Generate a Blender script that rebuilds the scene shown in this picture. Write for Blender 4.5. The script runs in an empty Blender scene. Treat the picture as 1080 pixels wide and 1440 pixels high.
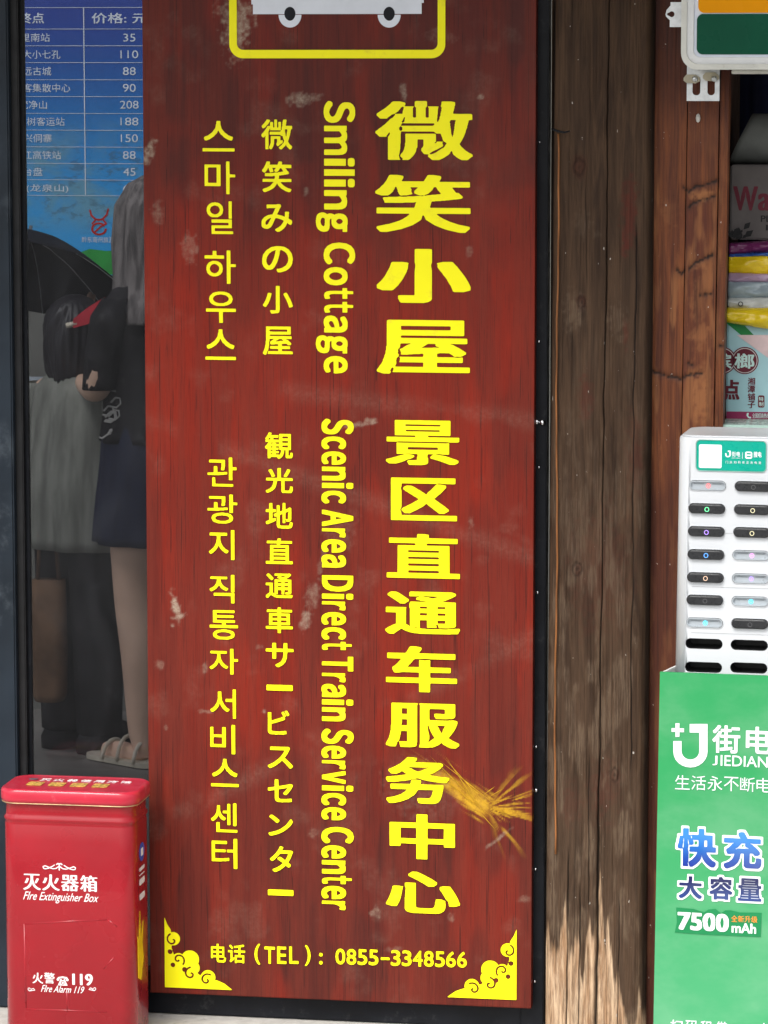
import bpy, bmesh, math, random
import numpy as np
from mathutils import Vector, Matrix
from mathutils.geometry import delaunay_2d_cdt

random.seed(7)
R = math.radians
SC = bpy.context.scene
COL = SC.collection

# ------------------------------------------------------------------ camera
F = 5060.0                                   # focal length in pixels of the 1080 x 1440 photograph
YAW, PITCH, DIST = R(9.3), R(7.2), 6.8
fw = Vector((-math.sin(YAW) * math.cos(PITCH), math.cos(YAW) * math.cos(PITCH), -math.sin(PITCH)))
rt = Vector((math.cos(YAW), math.sin(YAW), 0))
up = rt.cross(fw)
CAM = -DIST * fw
_d = fw + rt * ((215 - 540) / F) - up * ((1427 - 720) / F)
CAM.z = -(_d.z * (-0.03 - CAM.y) / _d.y)     # the ledge under the window is z = 0
cam = bpy.data.cameras.new('camera')
cam.sensor_fit = 'VERTICAL'; cam.sensor_height = 36; cam.lens = F / 1440 * 36
cam.clip_start = 0.1; cam.clip_end = 500
camo = bpy.data.objects.new('camera', cam); COL.objects.link(camo)
camo.matrix_world = Matrix.Translation(CAM) @ Matrix((rt, up, -fw)).transposed().to_4x4()
SC.camera = camo

# ------------------------------------------------------------------ light
SUN_EL, SUN_AZ = R(52), R(200)               # soft sun behind cloud, in front of the shop
w = bpy.data.worlds.new('World'); SC.world = w; w.use_nodes = True
nt = w.node_tree; nt.nodes.clear()
sky = nt.nodes.new('ShaderNodeTexSky'); sky.sky_type = 'NISHITA'; sky.sun_disc = False
sky.sun_elevation = SUN_EL; sky.sun_rotation = SUN_AZ; sky.dust_density = 4; sky.ozone_density = 1
hs = nt.nodes.new('ShaderNodeHueSaturation'); hs.inputs['Saturation'].default_value = 0.22
bg = nt.nodes.new('ShaderNodeBackground'); bg.inputs[1].default_value = 0.15
wo = nt.nodes.new('ShaderNodeOutputWorld')
nt.links.new(sky.outputs[0], hs.inputs['Color']); nt.links.new(hs.outputs[0], bg.inputs[0]); nt.links.new(bg.outputs[0], wo.inputs[0])
sl = bpy.data.lights.new('sun', 'SUN'); sl.energy = 1.1; sl.angle = R(25); sl.color = (1, .97, .92)
so = bpy.data.objects.new('sun', sl); COL.objects.link(so)
sdir = Vector((math.sin(SUN_AZ) * math.cos(SUN_EL), math.cos(SUN_AZ) * math.cos(SUN_EL), math.sin(SUN_EL)))
so.rotation_euler = sdir.to_track_quat('Z', 'Y').to_euler()
VS = SC.view_settings
VS.view_transform = 'Standard'; VS.look = 'None'; VS.gamma = 1; VS.use_curve_mapping = False
VS.exposure = 0.88
SC.cycles.use_denoising = True
SC.cycles.max_bounces = 8; SC.cycles.transparent_max_bounces = 12

# ------------------------------------------------------------------ planes: photograph pixel -> place on a vertical plane
class Plane:
    """vertical plane through (X0, Y0), turned by rot about z; gives local x, z"""
    def __init__(s, Y, rot=0.0, X0=0.0):
        s.o = Vector((X0, Y, 0)); s.rot = rot
        s.ax = Vector((math.cos(rot), math.sin(rot), 0)); s.n = Vector((-math.sin(rot), math.cos(rot), 0))
    def w(s, px, py):
        d = fw + rt * ((px - 540) / F) - up * ((py - 720) / F)
        return CAM + d * ((s.o - CAM).dot(s.n) / d.dot(s.n))
    def loc(s, px, py):
        p = s.w(px, py)
        return ((p - s.o).dot(s.ax), p.z)
    def box(s, x0, y0, x1, y1):
        cx, cy = (x0 + x1) / 2, (y0 + y1) / 2
        a, c = s.loc(x0, cy), s.loc(x1, cy)
        t, b = s.loc(cx, y0), s.loc(cx, y1)
        return a[0], c[0], b[1], t[1]        # x0, x1, z0, z1

# ------------------------------------------------------------------ helpers
def tag(o, label=None, cat=None, group=None, kind=None):
    if label: o['label'] = label
    if cat: o['category'] = cat
    if group: o['group'] = group
    if kind: o['kind'] = kind
    return o

def empty(name, loc=(0, 0, 0), rz=0.0):
    o = bpy.data.objects.new(name, None); COL.objects.link(o)
    o.location = loc; o.rotation_euler = (0, 0, rz); o.empty_display_size = 0.1
    return o

def mesh(name, V, Fc, mat=None, parent=None, smooth=False, loc=None):
    m = bpy.data.meshes.new(name)
    m.from_pydata([tuple(v) for v in V], [], [tuple(f) for f in Fc]); m.update()
    if smooth:
        m.polygons.foreach_set('use_smooth', [True] * len(m.polygons))
    if mat: m.materials.append(mat)
    o = bpy.data.objects.new(name, m); COL.objects.link(o)
    if parent: o.parent = parent
    if loc: o.location = loc
    return o

def from_bm(name, bm, mat, parent=None, smooth=False):
    bmesh.ops.recalc_face_normals(bm, faces=bm.faces)
    m = bpy.data.meshes.new(name); bm.to_mesh(m); bm.free()
    if smooth: m.polygons.foreach_set('use_smooth', [True] * len(m.polygons))
    if mat: m.materials.append(mat)
    o = bpy.data.objects.new(name, m); COL.objects.link(o)
    if parent: o.parent = parent
    return o

def box(name, x0, x1, y0, y1, z0, z1, mat, parent=None, bev=0.002, rot=None):
    bm = bmesh.new()
    bmesh.ops.create_cube(bm, size=1)
    for v in bm.verts:
        v.co = Vector((x0 + (v.co.x + .5) * (x1 - x0), y0 + (v.co.y + .5) * (y1 - y0), z0 + (v.co.z + .5) * (z1 - z0)))
    if bev: bmesh.ops.bevel(bm, geom=bm.edges[:], offset=bev, segments=2, affect='EDGES')
    if rot: bmesh.ops.rotate(bm, verts=bm.verts, cent=rot[0], matrix=Matrix.Rotation(rot[1], 3, rot[2]))
    return from_bm(name, bm, mat, parent)

def rr(w, d, r, n=6, cx=0, cy=0):
    """rounded rectangle ring"""
    P = []
    r = max(min(r, w / 2 - 1e-5, d / 2 - 1e-5), 1e-5)
    for qx, qy, a0 in ((1, 1, 0), (-1, 1, 90), (-1, -1, 180), (1, -1, 270)):
        for k in range(n + 1):
            a = R(a0 + 90 * k / n)
            P.append((cx + qx * (w / 2 - r) + r * math.cos(a), cy + qy * (d / 2 - r) + r * math.sin(a)))
    return P

def loft_data(rings, cap=True):
    n = len(rings[0]); V = [p for r in rings for p in r]; Fc = []
    for i in range(len(rings) - 1):
        for j in range(n):
            a, b = i * n + j, i * n + (j + 1) % n
            Fc.append((a, b, b + n, a + n))
    if cap:
        Fc.append(tuple(range(n - 1, -1, -1))); Fc.append(tuple(range((len(rings) - 1) * n, len(rings) * n)))
    return V, Fc

def tube_data(pts, r, n=8, radii=None):
    pts = [Vector(p) for p in pts]; rings = []
    for i, p in enumerate(pts):
        t = (pts[min(i + 1, len(pts) - 1)] - pts[max(i - 1, 0)]).normalized()
        a = t.orthogonal().normalized() if i == 0 else (a - t * a.dot(t)).normalized()
        b = t.cross(a); q = radii[i] if radii else r
        rings.append([p + (a * math.cos(2 * math.pi * k / n) + b * math.sin(2 * math.pi * k / n)) * q for k in range(n)])
    return loft_data(rings)

def merge(*ds):
    V, Fc = [], []
    for v, f in ds:
        o = len(V); V += list(v); Fc += [tuple(i + o for i in q) for q in f]
    return V, Fc

# ---- numpy noise
def vnoise(x, y, seed=0):
    xi, yi = np.floor(x).astype(np.int64), np.floor(y).astype(np.int64)
    xf, yf = x - xi, y - yi
    xf = xf * xf * (3 - 2 * xf); yf = yf * yf * (3 - 2 * yf)
    def h(a, b):
        n = (a * 374761393 + b * 668265263 + seed * 144665) & 0xffffffff
        n = ((n ^ (n >> 13)) * 1274126177) & 0xffffffff
        return ((n ^ (n >> 16)) & 0xffff) / 65535.0
    return (h(xi, yi) * (1 - xf) + h(xi + 1, yi) * xf) * (1 - yf) + (h(xi, yi + 1) * (1 - xf) + h(xi + 1, yi + 1) * xf) * yf
def fbm(x, y, seed=0, o=4):
    s, a, t = 0, 1, 0
    for k in range(o):
        s = s + a * vnoise(x * 2 ** k, y * 2 ** k, seed + k * 17); t += a; a *= .5
    return s / t
def sst(a, b, x):
    t = np.clip((x - a) / (b - a), 0, 1); return t * t * (3 - 2 * t)

# ---- outlines out of a raster
def contours(A):
    A = np.pad(A, 1); H, W = A.shape
    I = A > .5
    c = I[:-1, :-1] * 8 + I[:-1, 1:] * 4 + I[1:, 1:] * 2 + I[1:, :-1] * 1
    T = {1: [(3, 2)], 2: [(2, 1)], 3: [(3, 1)], 4: [(1, 0)], 5: [(3, 0), (1, 2)], 6: [(2, 0)], 7: [(3, 0)],
         8: [(0, 3)], 9: [(0, 2)], 10: [(0, 1), (2, 3)], 11: [(0, 1)], 12: [(1, 3)], 13: [(1, 2)], 14: [(2, 3)]}
    nxt = {}; P = {}
    for i, j in zip(*np.nonzero((c > 0) & (c < 15))):
        i, j = int(i), int(j)
        E = ((i, j, 0), (i, j + 1, 1), (i + 1, j, 0), (i, j, 1))
        for a, b in T[int(c[i, j])]:
            nxt[E[a]] = E[b]
            for e in (E[a], E[b]):
                if e not in P:
                    y, x, k = e
                    v0 = A[y, x]; v1 = A[y, x + 1] if k == 0 else A[y + 1, x]
                    t = (.5 - v0) / (v1 - v0)
                    P[e] = (x + t, y) if k == 0 else (x, y + t)
    loops = []
    while nxt:
        s = next(iter(nxt)); L = []; e = s
        while e in nxt:
            L.append(P[e]); e = nxt.pop(e)
        if len(L) > 5: loops.append([(x - 1, y - 1) for x, y in L])
    return loops

def simplify(L, tol):
    def dp(a, b):
        st = [(a, b)]; keep = {a, b}
        while st:
            a, b = st.pop()
            if b - a < 2: continue
            p, q = np.array(L[a]), np.array(L[b]); S = np.array(L[a + 1:b]); d = q - p; n = np.hypot(*d)
            D = np.abs(d[0] * (S[:, 1] - p[1]) - d[1] * (S[:, 0] - p[0])) / n if n > 1e-9 else np.hypot(*(S - p).T)
            k = int(D.argmax())
            if D[k] > tol:
                k += a + 1; keep.add(k); st += [(a, k), (k, b)]
        return keep
    h = len(L) // 2
    k = dp(0, h) | dp(h, len(L) - 1)
    return [L[i] for i in sorted(k)]

def plate_data(loops, y0, y1):
    """flat plate in XZ out of outlines (holes by nesting), front at y0, back at y1"""
    V2, E = [], []
    for L in loops:
        o = len(V2); n = len(L)
        V2 += [Vector(p) for p in L]; E += [(o + k, o + (k + 1) % n) for k in range(n)]
    v, e, f, *_ = delaunay_2d_cdt(V2, E, [], 1, 1e-7)
    n = len(v)
    f = [tuple(q) for q in f]                            # keep what lies inside an odd number of outlines
    C = np.array([[sum(v[i].x for i in q) / len(q), sum(v[i].y for i in q) / len(q)] for q in f])
    ins = np.zeros(len(f), bool)
    for L in loops:
        P = np.array([tuple(p)[:2] for p in L]); Q = np.roll(P, -1, 0)
        c = (P[:, 1][None] > C[:, 1][:, None]) != (Q[:, 1][None] > C[:, 1][:, None])
        with np.errstate(divide='ignore', invalid='ignore'):
            xi = (Q[:, 0] - P[:, 0])[None] * (C[:, 1][:, None] - P[:, 1][None]) / (Q[:, 1] - P[:, 1])[None] + P[:, 0][None]
        ins ^= ((c & (C[:, 0][:, None] < xi)).sum(1) % 2).astype(bool)
    f = [q for q, k in zip(f, ins) if k]
    Vt = [(p.x, y0, p.y) for p in v] + [(p.x, y1, p.y) for p in v]
    Fc = []; cnt = {}
    for q in f:
        q = list(q)
        A = sum(v[q[k]].x * v[q[(k + 1) % len(q)]].y - v[q[(k + 1) % len(q)]].x * v[q[k]].y for k in range(len(q)))
        if A < 0: q.reverse()
        Fc.append(tuple(q)); Fc.append(tuple(i + n for i in reversed(q)))
        for k in range(len(q)):
            a, b = q[k], q[(k + 1) % len(q)]
            cnt[(a, b)] = 1
    for (a, b) in cnt:
        if (b, a) not in cnt: Fc.append((b, a, a + n, b + n))
    return Vt, Fc

def blur(A, n=1):
    for _ in range(n):
        A = np.pad(A, 1, mode='edge')
        A = (A[:-2] + 2 * A[1:-1] + A[2:]) / 4; A = (A[:, :-2] + 2 * A[:, 1:-1] + A[:, 2:]) / 4
    return A

_ink = {}
def ink(s, dx=0.0, dy=0.0, res=120, fit=None, extra=0.0, shear=0.0, space=1.0, plain=False):
    """lettering -> outlines in a 0..1 box (x, y up) and its aspect; strokes made bolder without closing counters"""
    key = (s, dx, dy, res, extra, shear, space, plain)
    if key in _ink: return _ink[key]
    c = bpy.data.curves.new('t', 'FONT'); c.body = s; c.resolution_u = 4; c.space_character = space; c.shear = shear
    o = bpy.data.objects.new('t', c); COL.objects.link(o)
    bpy.context.view_layer.update()
    m = o.to_mesh()
    m.calc_loop_triangles()
    co = np.empty(len(m.vertices) * 3); m.vertices.foreach_get('co', co); co = co.reshape(-1, 3)[:, :2]
    tr = np.empty(len(m.loop_triangles) * 3, dtype=np.int32); m.loop_triangles.foreach_get('vertices', tr); tr = tr.reshape(-1, 3)
    o.to_mesh_clear(); COL.objects.unlink(o); bpy.data.objects.remove(o); bpy.data.curves.remove(c)
    pad = max(dx, dy, 0) + extra + .03
    mn, mx = co.min(0) - pad, co.max(0) + pad
    W, H = int((mx[0] - mn[0]) * res) + 2, int((mx[1] - mn[1]) * res) + 2
    SS = 3; B = np.zeros((H * SS, W * SS), np.float32)
    Q = (co - mn) * res * SS
    for t in tr:
        a, b, d = Q[t]
        x0, x1 = int(min(a[0], b[0], d[0])), int(max(a[0], b[0], d[0])) + 2
        y0, y1 = int(min(a[1], b[1], d[1])), int(max(a[1], b[1], d[1])) + 2
        X, Y = np.meshgrid(np.arange(x0, x1) + .5, np.arange(y0, y1) + .5)
        e = lambda p, q: (q[0] - p[0]) * (Y - p[1]) - (q[1] - p[1]) * (X - p[0])
        e0, e1, e2 = e(a, b), e(b, d), e(d, a)
        I = ((e0 >= 0) & (e1 >= 0) & (e2 >= 0)) | ((e0 <= 0) & (e1 <= 0) & (e2 <= 0))
        h, wd = B[y0:y1, x0:x1].shape
        B[y0:y1, x0:x1] = np.maximum(B[y0:y1, x0:x1], I[:h, :wd])
    A = B.reshape(H, SS, W, SS).mean((1, 3))
    if dx > 0 or dy > 0:
        I = A > .5
        rx, ry = max(dx * res, .3), max(dy * res, .3); K = 2.2
        D = np.where(I, 0, 9.).astype(np.float32)
        kx, ky = int(rx * K) + 1, int(ry * K) + 1
        for v in range(-ky, ky + 1):
            for u in range(-kx, kx + 1):
                d = ((abs(u) / rx) ** 7 + (abs(v) / ry) ** 7) ** (1 / 7)
                if d == 0 or d > K: continue
                ys, yd = slice(max(0, v), min(H, H + v)), slice(max(0, -v), min(H, H - v))
                xs, xd = slice(max(0, u), min(W, W + u)), slice(max(0, -u), min(W, W - u))
                D[yd, xd] = np.minimum(D[yd, xd], np.where(I[ys, xs], d, 9.))
        M = D.copy()
        for v in range(-int(ry * 1.3) - 1, int(ry * 1.3) + 2):
            for u in range(-int(rx * 1.3) - 1, int(rx * 1.3) + 2):
                if math.hypot(u / rx, v / ry) > 1.3: continue
                M = np.maximum(M, np.roll(D, (v, u), (0, 1)))
        if extra or plain: T = np.ones_like(M)
        else: T = np.minimum(1.0, .58 * M)
        A = np.clip(.5 + (T - D) * min(rx, ry) * .9, 0, 1)
        A = np.where(I, 1, A)
    A = blur(A, 1)
    if dx < 0: A = A - .22
    Ls = [simplify(L, .28) for L in contours(A)]
    ar = lambda L: abs(sum(L[k - 1][0] * L[k][1] - L[k][0] * L[k - 1][1] for k in range(len(L)))) / 2
    Ls = [L for L in Ls if len(L) > 2 and ar(L) > (.028 * res) ** 2]
    xs = [p[0] for L in Ls for p in L]; ys = [p[1] for L in Ls for p in L]
    x0, x1, y0, y1 = min(xs), max(xs), min(ys), max(ys)
    out = [[((p[0] - x0) / (x1 - x0), (p[1] - y0) / (y1 - y0)) for p in L] for L in Ls]
    _ink[key] = (out, (x1 - x0) / (y1 - y0)); return _ink[key]

def place(loops, bx, rot=False):
    x0, x1, z0, z1 = bx
    if rot:  # turned a quarter clockwise: reading direction runs down
        return [[(x0 + p[1] * (x1 - x0), z1 - p[0] * (z1 - z0)) for p in L] for L in loops]
    return [[(x0 + p[0] * (x1 - x0), z0 + p[1] * (z1 - z0)) for p in L] for L in loops]

def letters(name, s, pl, bbox, mat, parent, y, t=.0012, dx=0, dy=0, rot=False, box_=None, **k):
    Ls, _ = ink(s, dx, dy, **k)
    bx = box_ or pl.box(*bbox)
    V, Fc = plate_data(place(Ls, bx, rot), y - t, y)
    return mesh(name, V, Fc, mat, parent)

def raster_plate(name, fn, wpx, hpx, ss, place_fn, y0, y1, mat, parent):
    """fn(X, Y) -> coverage; X right, Y up in picture-sized units; place_fn maps to (x, z)"""
    X, Y = np.meshgrid(np.arange(-2, wpx + 2, 1 / ss), np.arange(-2, hpx + 2, 1 / ss))
    Ls = [simplify(L, .3) for L in contours(blur(fn(X, Y).astype(float), 1))]
    Ls = [[place_fn(p[0] / ss - 2, p[1] / ss - 2) for p in L] for L in Ls if len(L) > 3]
    V, Fc = plate_data(Ls, y0, y1)
    return mesh(name, V, Fc, mat, parent)

def dseg(X, Y, pts):
    D = np.full(X.shape, 1e9)
    for (ax, ay), (bx, by) in zip(pts, pts[1:]):
        dx, dy = bx - ax, by - ay; L = dx * dx + dy * dy + 1e-12
        t = np.clip(((X - ax) * dx + (Y - ay) * dy) / L, 0, 1)
        D = np.minimum(D, np.hypot(X - ax - t * dx, Y - ay - t * dy))
    return D
def spiral(cx, cy, r0, r1, a0, turns, n=24):
    return [(cx + (r0 + (r1 - r0) * k / n) * math.cos(R(a0) + turns * 2 * math.pi * k / n),
             cy + (r0 + (r1 - r0) * k / n) * math.sin(R(a0) + turns * 2 * math.pi * k / n)) for k in range(n + 1)]

# ------------------------------------------------------------------ materials
class NT:
    def __init__(s, name):
        s.m = bpy.data.materials.new(name); s.m.use_nodes = True; s.t = s.m.node_tree; s.t.nodes.clear()
        s.out = s.n('ShaderNodeOutputMaterial'); s.b = s.n('ShaderNodeBsdfPrincipled'); s.l(s.b.outputs[0], s.out.inputs[0])
        s.pos = s.n('ShaderNodeNewGeometry').outputs['Position']
    def n(s, t, **k):
        x = s.t.nodes.new(t)
        for a, v in k.items(): setattr(x, a, v)
        return x
    def l(s, a, b): s.t.links.new(a, b)
    def set(s, i, v):
        if hasattr(v, 'is_output') or isinstance(v, bpy.types.NodeSocket): s.l(v, i)
        else: i.default_value = v
    def noise(s, scale, det=4, stretch=(1, 1, 1), rough=.55, dist=0, off=None):
        mp = s.n('ShaderNodeMapping'); s.l(s.pos, mp.inputs[0]); mp.inputs['Scale'].default_value = stretch
        if off is not None: s.l(off, mp.inputs['Location'])
        n = s.n('ShaderNodeTexNoise'); s.l(mp.outputs[0], n.inputs['Vector'])
        n.inputs['Scale'].default_value = scale; n.inputs['Detail'].default_value = det
        n.inputs['Roughness'].default_value = rough; n.inputs['Distortion'].default_value = dist
        return n.outputs[0]
    def ramp(s, f, a, b, lo=0., hi=1.):
        r = s.n('ShaderNodeMapRange'); r.interpolation_type = 'SMOOTHSTEP'; s.l(f, r.inputs[0])
        r.inputs[1].default_value = a; r.inputs[2].default_value = b; r.inputs[3].default_value = lo; r.inputs[4].default_value = hi
        return r.outputs[0]
    def mix(s, f, a, b):
        x = s.n('ShaderNodeMix'); x.data_type = 'RGBA'
        s.set(x.inputs[0], f)
        for i, v in ((6, a), (7, b)):
            s.set(x.inputs[i], v if not isinstance(v, tuple) else (*v[:3], 1))
        return x.outputs[2]
    def math(s, op, a, b=0.):
        x = s.n('ShaderNodeMath'); x.operation = op; s.set(x.inputs[0], a); s.set(x.inputs[1], b); return x.outputs[0]
    def attr(s, n):
        x = s.n('ShaderNodeAttribute'); x.attribute_name = n; return x.outputs['Fac']
    def bump(s, h, st=.3, d=.001):
        b = s.n('ShaderNodeBump'); s.l(h, b.inputs['Height']); b.inputs['Strength'].default_value = st; b.inputs['Distance'].default_value = d
        s.l(b.outputs[0], s.b.inputs['Normal'])
    def rand(s):
        i = s.n('ShaderNodeObjectInfo').outputs['Random']
        v = s.n('ShaderNodeVectorMath', operation='SCALE'); c = s.n('ShaderNodeCombineXYZ')
        for k in range(3): s.l(i, c.inputs[k])
        s.l(c.outputs[0], v.inputs[0]); v.inputs['Scale'].default_value = 37.0
        return v.outputs[0]
    def fin(s, col=None, rough=None, metal=0, coat=0, spec=None):
        if col is not None: s.set(s.b.inputs['Base Color'], col if not isinstance(col, tuple) else (*col[:3], 1))
        if rough is not None: s.set(s.b.inputs['Roughness'], rough)
        s.b.inputs['Metallic'].default_value = metal; s.b.inputs['Coat Weight'].default_value = coat
        if spec is not None: s.b.inputs['Specular IOR Level'].default_value = spec
        return s.m

def M(name, col, rough=.5, metal=0, coat=0, var=.15, scale=25, dirt=None, bump=.0, bscale=60, stretch=(1, 1, 1), spec=.28):
    t = NT(name)
    n = t.noise(scale, 5, stretch)
    c2 = tuple(v * (1 - var) for v in col); c1 = tuple(min(v * (1 + var * .6), 1) for v in col)
    c = t.mix(t.ramp(n, .3, .7), c2, c1)
    if dirt:
        d = t.ramp(t.noise(dirt[1], 8, stretch, .7), .56, .72)
        c = t.mix(t.math('MULTIPLY', d, dirt[2]), c, dirt[0])
    rr_ = t.ramp(t.noise(scale * 2.3, 3), .3, .7, max(rough - .07, .02), min(rough + .08, 1))
    if bump: t.bump(t.noise(bscale, 4, stretch), bump, .002)
    return t.fin(c, rr_, metal, coat, spec)

def print_mat(name, bottom, top, z0, z1, rough=.4):
    """flat print whose ink colour runs from one tone to another"""
    t = NT(name); x = t.n('ShaderNodeSeparateXYZ'); t.l(t.pos, x.inputs[0])
    f = t.ramp(x.outputs[2], z0, z1)
    c = t.mix(f, bottom, top)
    c = t.mix(t.ramp(t.noise(5, 5, (1, 1, 1.6), .6), .4, .7, 0, .12), c, (.5, .6, .52))
    c = t.mix(t.ramp(t.noise(30, 6, (3, 1, .6), .75), .66, .72, 0, .3), c, (.12, .2, .14))
    return t.fin(c, t.ramp(t.noise(9, 5), .3, .7, rough - .1, rough + .15), spec=.25)

def emit(name, col, s):
    t = NT(name); t.b.inputs['Emission Color'].default_value = (*col, 1); t.b.inputs['Emission Strength'].default_value = s
    return t.fin(tuple(c * .5 for c in col), .4)

# stained red board of the sign
t = NT('red stained board')
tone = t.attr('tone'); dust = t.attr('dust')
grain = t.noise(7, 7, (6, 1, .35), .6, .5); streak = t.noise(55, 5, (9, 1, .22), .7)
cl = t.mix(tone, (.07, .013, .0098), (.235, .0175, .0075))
cl = t.mix(t.ramp(grain, .34, .66, 0, .5), cl, (.155, .0225, .0125))
cl = t.mix(t.ramp(streak, .5, .7, 0, .5), cl, (.055, .0105, .008))
cl = t.mix(t.ramp(t.noise(26, 3, (9, 1, .12), .6, 1.5), .61, .66, 0, .7), cl, (.035, .009, .007))
cl = t.mix(t.ramp(t.noise(2.6, 6, (1.3, 1, .6), .6), .5, .75, 0, .3), cl, (.2, .045, .03))
cl = t.mix(t.math('MULTIPLY', t.attr('yellow_streak'), t.ramp(t.noise(90, 5, (1, 1, 1), .7), .3, .6, .45, 1)), cl, (.62, .36, .02))
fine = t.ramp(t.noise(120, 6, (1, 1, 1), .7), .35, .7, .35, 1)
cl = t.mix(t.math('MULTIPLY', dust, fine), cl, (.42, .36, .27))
t.bump(streak, .25, .0012)
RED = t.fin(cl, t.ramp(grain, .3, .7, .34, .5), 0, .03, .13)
RED.node_tree.nodes['Principled BSDF'].inputs['Coat Roughness'].default_value = .3

# weathered post and stained planks: the masks are worked out on the mesh
t = NT('weathered timber')
gr = t.noise(12, 8, (5, 1, .4), .65, .8); g2 = t.noise(70, 6, (6, 2, .3), .7)
cl = t.mix(t.ramp(gr, .3, .7), (.031, .0175, .0105), (.08, .047, .028))
cl = t.mix(t.attr('red'), cl, (.085, .021, .014))
cl = t.mix(t.math('MULTIPLY', t.attr('grey'), t.ramp(g2, .38, .62, .15, 1)), cl, (.125, .086, .057))
cl = t.mix(t.math('MULTIPLY', t.attr('bare'), t.ramp(g2, .3, .62, .3, 1)), cl, t.mix(t.ramp(gr, .35, .65), (.3, .17, .09), (.62, .45, .3)))
sp = t.ramp(t.noise(170, 2, (1, 1, .4), .5), .75, .79)
cl = t.mix(t.math('MULTIPLY', sp, .8), cl, (.5, .47, .43))
cl = t.mix(t.attr('crack_dark'), cl, (.007, .005, .004))
t.bump(g2, .5, .0015)
POST = t.fin(cl, t.ramp(gr, .3, .7, .55, .8), spec=.12)
POST.node_tree.nodes['Principled BSDF'].inputs['Coat Weight'].default_value = .0

t = NT('brown stained plank')
rd = t.rand()
gr = t.noise(11, 8, (10, 1, .3), .68, .7, rd); g2 = t.noise(60, 6, (7, 2, .22), .7, 0, rd); cr = t.noise(90, 3, (1, 1, 5), .6, 0, rd)
cl = t.mix(t.ramp(gr, .3, .68), (.075, .022, .011), (.215, .068, .024))
cl = t.mix(t.ramp(t.noise(4, 5, (2, 1, .5), .6, 0, rd), .45, .65, 0, .75), cl, (.085, .022, .014))
cl = t.mix(t.math('MULTIPLY', t.ramp(cr, .5, .7), t.ramp(g2, .5, .65, 0, .6)), cl, (.06, .02, .012))
cl = t.mix(t.attr('bare'), cl, (.3, .12, .045))
cl = t.mix(t.attr('red'), cl, (.06, .018, .012))
cl = t.mix(t.attr('crack_dark'), cl, (.014, .008, .006))
cl = t.mix(t.math('MULTIPLY', t.ramp(t.noise(150, 2, (1, 1, .6), .5), .745, .78), .7), cl, (.5, .45, .4))
t.bump(g2, .35, .0012)
PLANK = t.fin(cl, t.ramp(gr, .3, .7, .42, .62), spec=.2)

YEL = M('yellow vinyl', (.97, .9, .001), .5, var=.03, scale=8, dirt=((.62, .45, .06), 22, .3))
WHT = M('white vinyl', (.72, .76, .82), .35, var=.04)
BLACK = M('black painted metal', (.009, .010, .013), .35, 0, 0, .3, 12, ((.09, .09, .09), 30, .25), spec=.14)
SLATE = M('slate blue painted metal', (.015, .022, .031), .42, 0, 0, .3, 5, ((.07, .085, .1), 9, .5), spec=.2)
GASKET = M('black rubber gasket', (.012, .012, .013), .5, var=.3)
STEEL = M('zinc steel', (.55, .57, .57), .35, .9, var=.15, scale=60, dirt=((.3, .25, .2), 60, .4))
CHROME = M('polished bolt steel', (.8, .8, .82), .15, 1, var=.05)
LEDGE = M('pale stone ledge', (.5, .48, .44), .7, var=.12, scale=40, dirt=((.2, .17, .14), 25, .7), bump=.2)
STREET = M('grey paving', (.2, .195, .19), .8, var=.2, scale=8, dirt=((.09, .09, .09), 6, .6), bump=.3)
FLOOR = M('interior concrete floor', (.2, .185, .17), .6, var=.2, scale=6, dirt=((.1, .07, .05), 7, .6))
WALLM = M('greenish grey plaster', (.15, .15, .135), .8, var=.12, scale=9, dirt=((.08, .08, .07), 12, .5))
DKWOOD = M('dark eave wood', (.06, .035, .022), .6, var=.3, scale=14, stretch=(1, 8, 8))

def glass_mat(name, tint, rough=.03, dirt=.0):
    t = NT(name); t.t.nodes.remove(t.b)
    tr = t.n('ShaderNodeBsdfTransparent'); tr.inputs[0].default_value = (*tint, 1)
    gl = t.n('ShaderNodeBsdfGlossy'); gl.inputs['Roughness'].default_value = rough
    fr = t.n('ShaderNodeFresnel'); fr.inputs[0].default_value = 1.28
    mx = t.n('ShaderNodeMixShader'); t.l(fr.outputs[0], mx.inputs[0]); t.l(tr.outputs[0], mx.inputs[1]); t.l(gl.outputs[0], mx.inputs[2])
    df = t.n('ShaderNodeBsdfDiffuse'); df.inputs[0].default_value = (.6, .62, .66, 1)
    m2 = t.n('ShaderNodeMixShader')
    f = t.ramp(t.noise(7, 6, (1, 1, .5), .65, 1.0), .42, .75, dirt * .35, dirt)
    t.l(f, m2.inputs[0]); t.l(mx.outputs[0], m2.inputs[1]); t.l(df.outputs[0], m2.inputs[2]); t.l(m2.outputs[0], t.out.inputs[0])
    return t.m
GLASS = glass_mat('dusty window glass', (.52, .53, .55), .05, .016)

# ------------------------------------------------------------------ the setting
WALL = Plane(0)
tag(box('street', -60, 60, -90, -1.5, -.3, -.15, STREET, bev=0), kind='structure')
tag(box('pavement', -30, 30, -1.5, .06, -.3, 0, LEDGE, bev=.01), kind='structure')
tag(box('interior_floor', -6, 3.2, .06, 12, -.3, -.002, FLOOR, bev=0), kind='structure')
IW = 3.15
iw = tag(box('interior_wall', -5.0, 1.4, IW, IW + .12, -.002, 2.9, WALLM, bev=0), 'greenish grey plaster wall at the back of the room behind the glass', 'wall')

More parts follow.
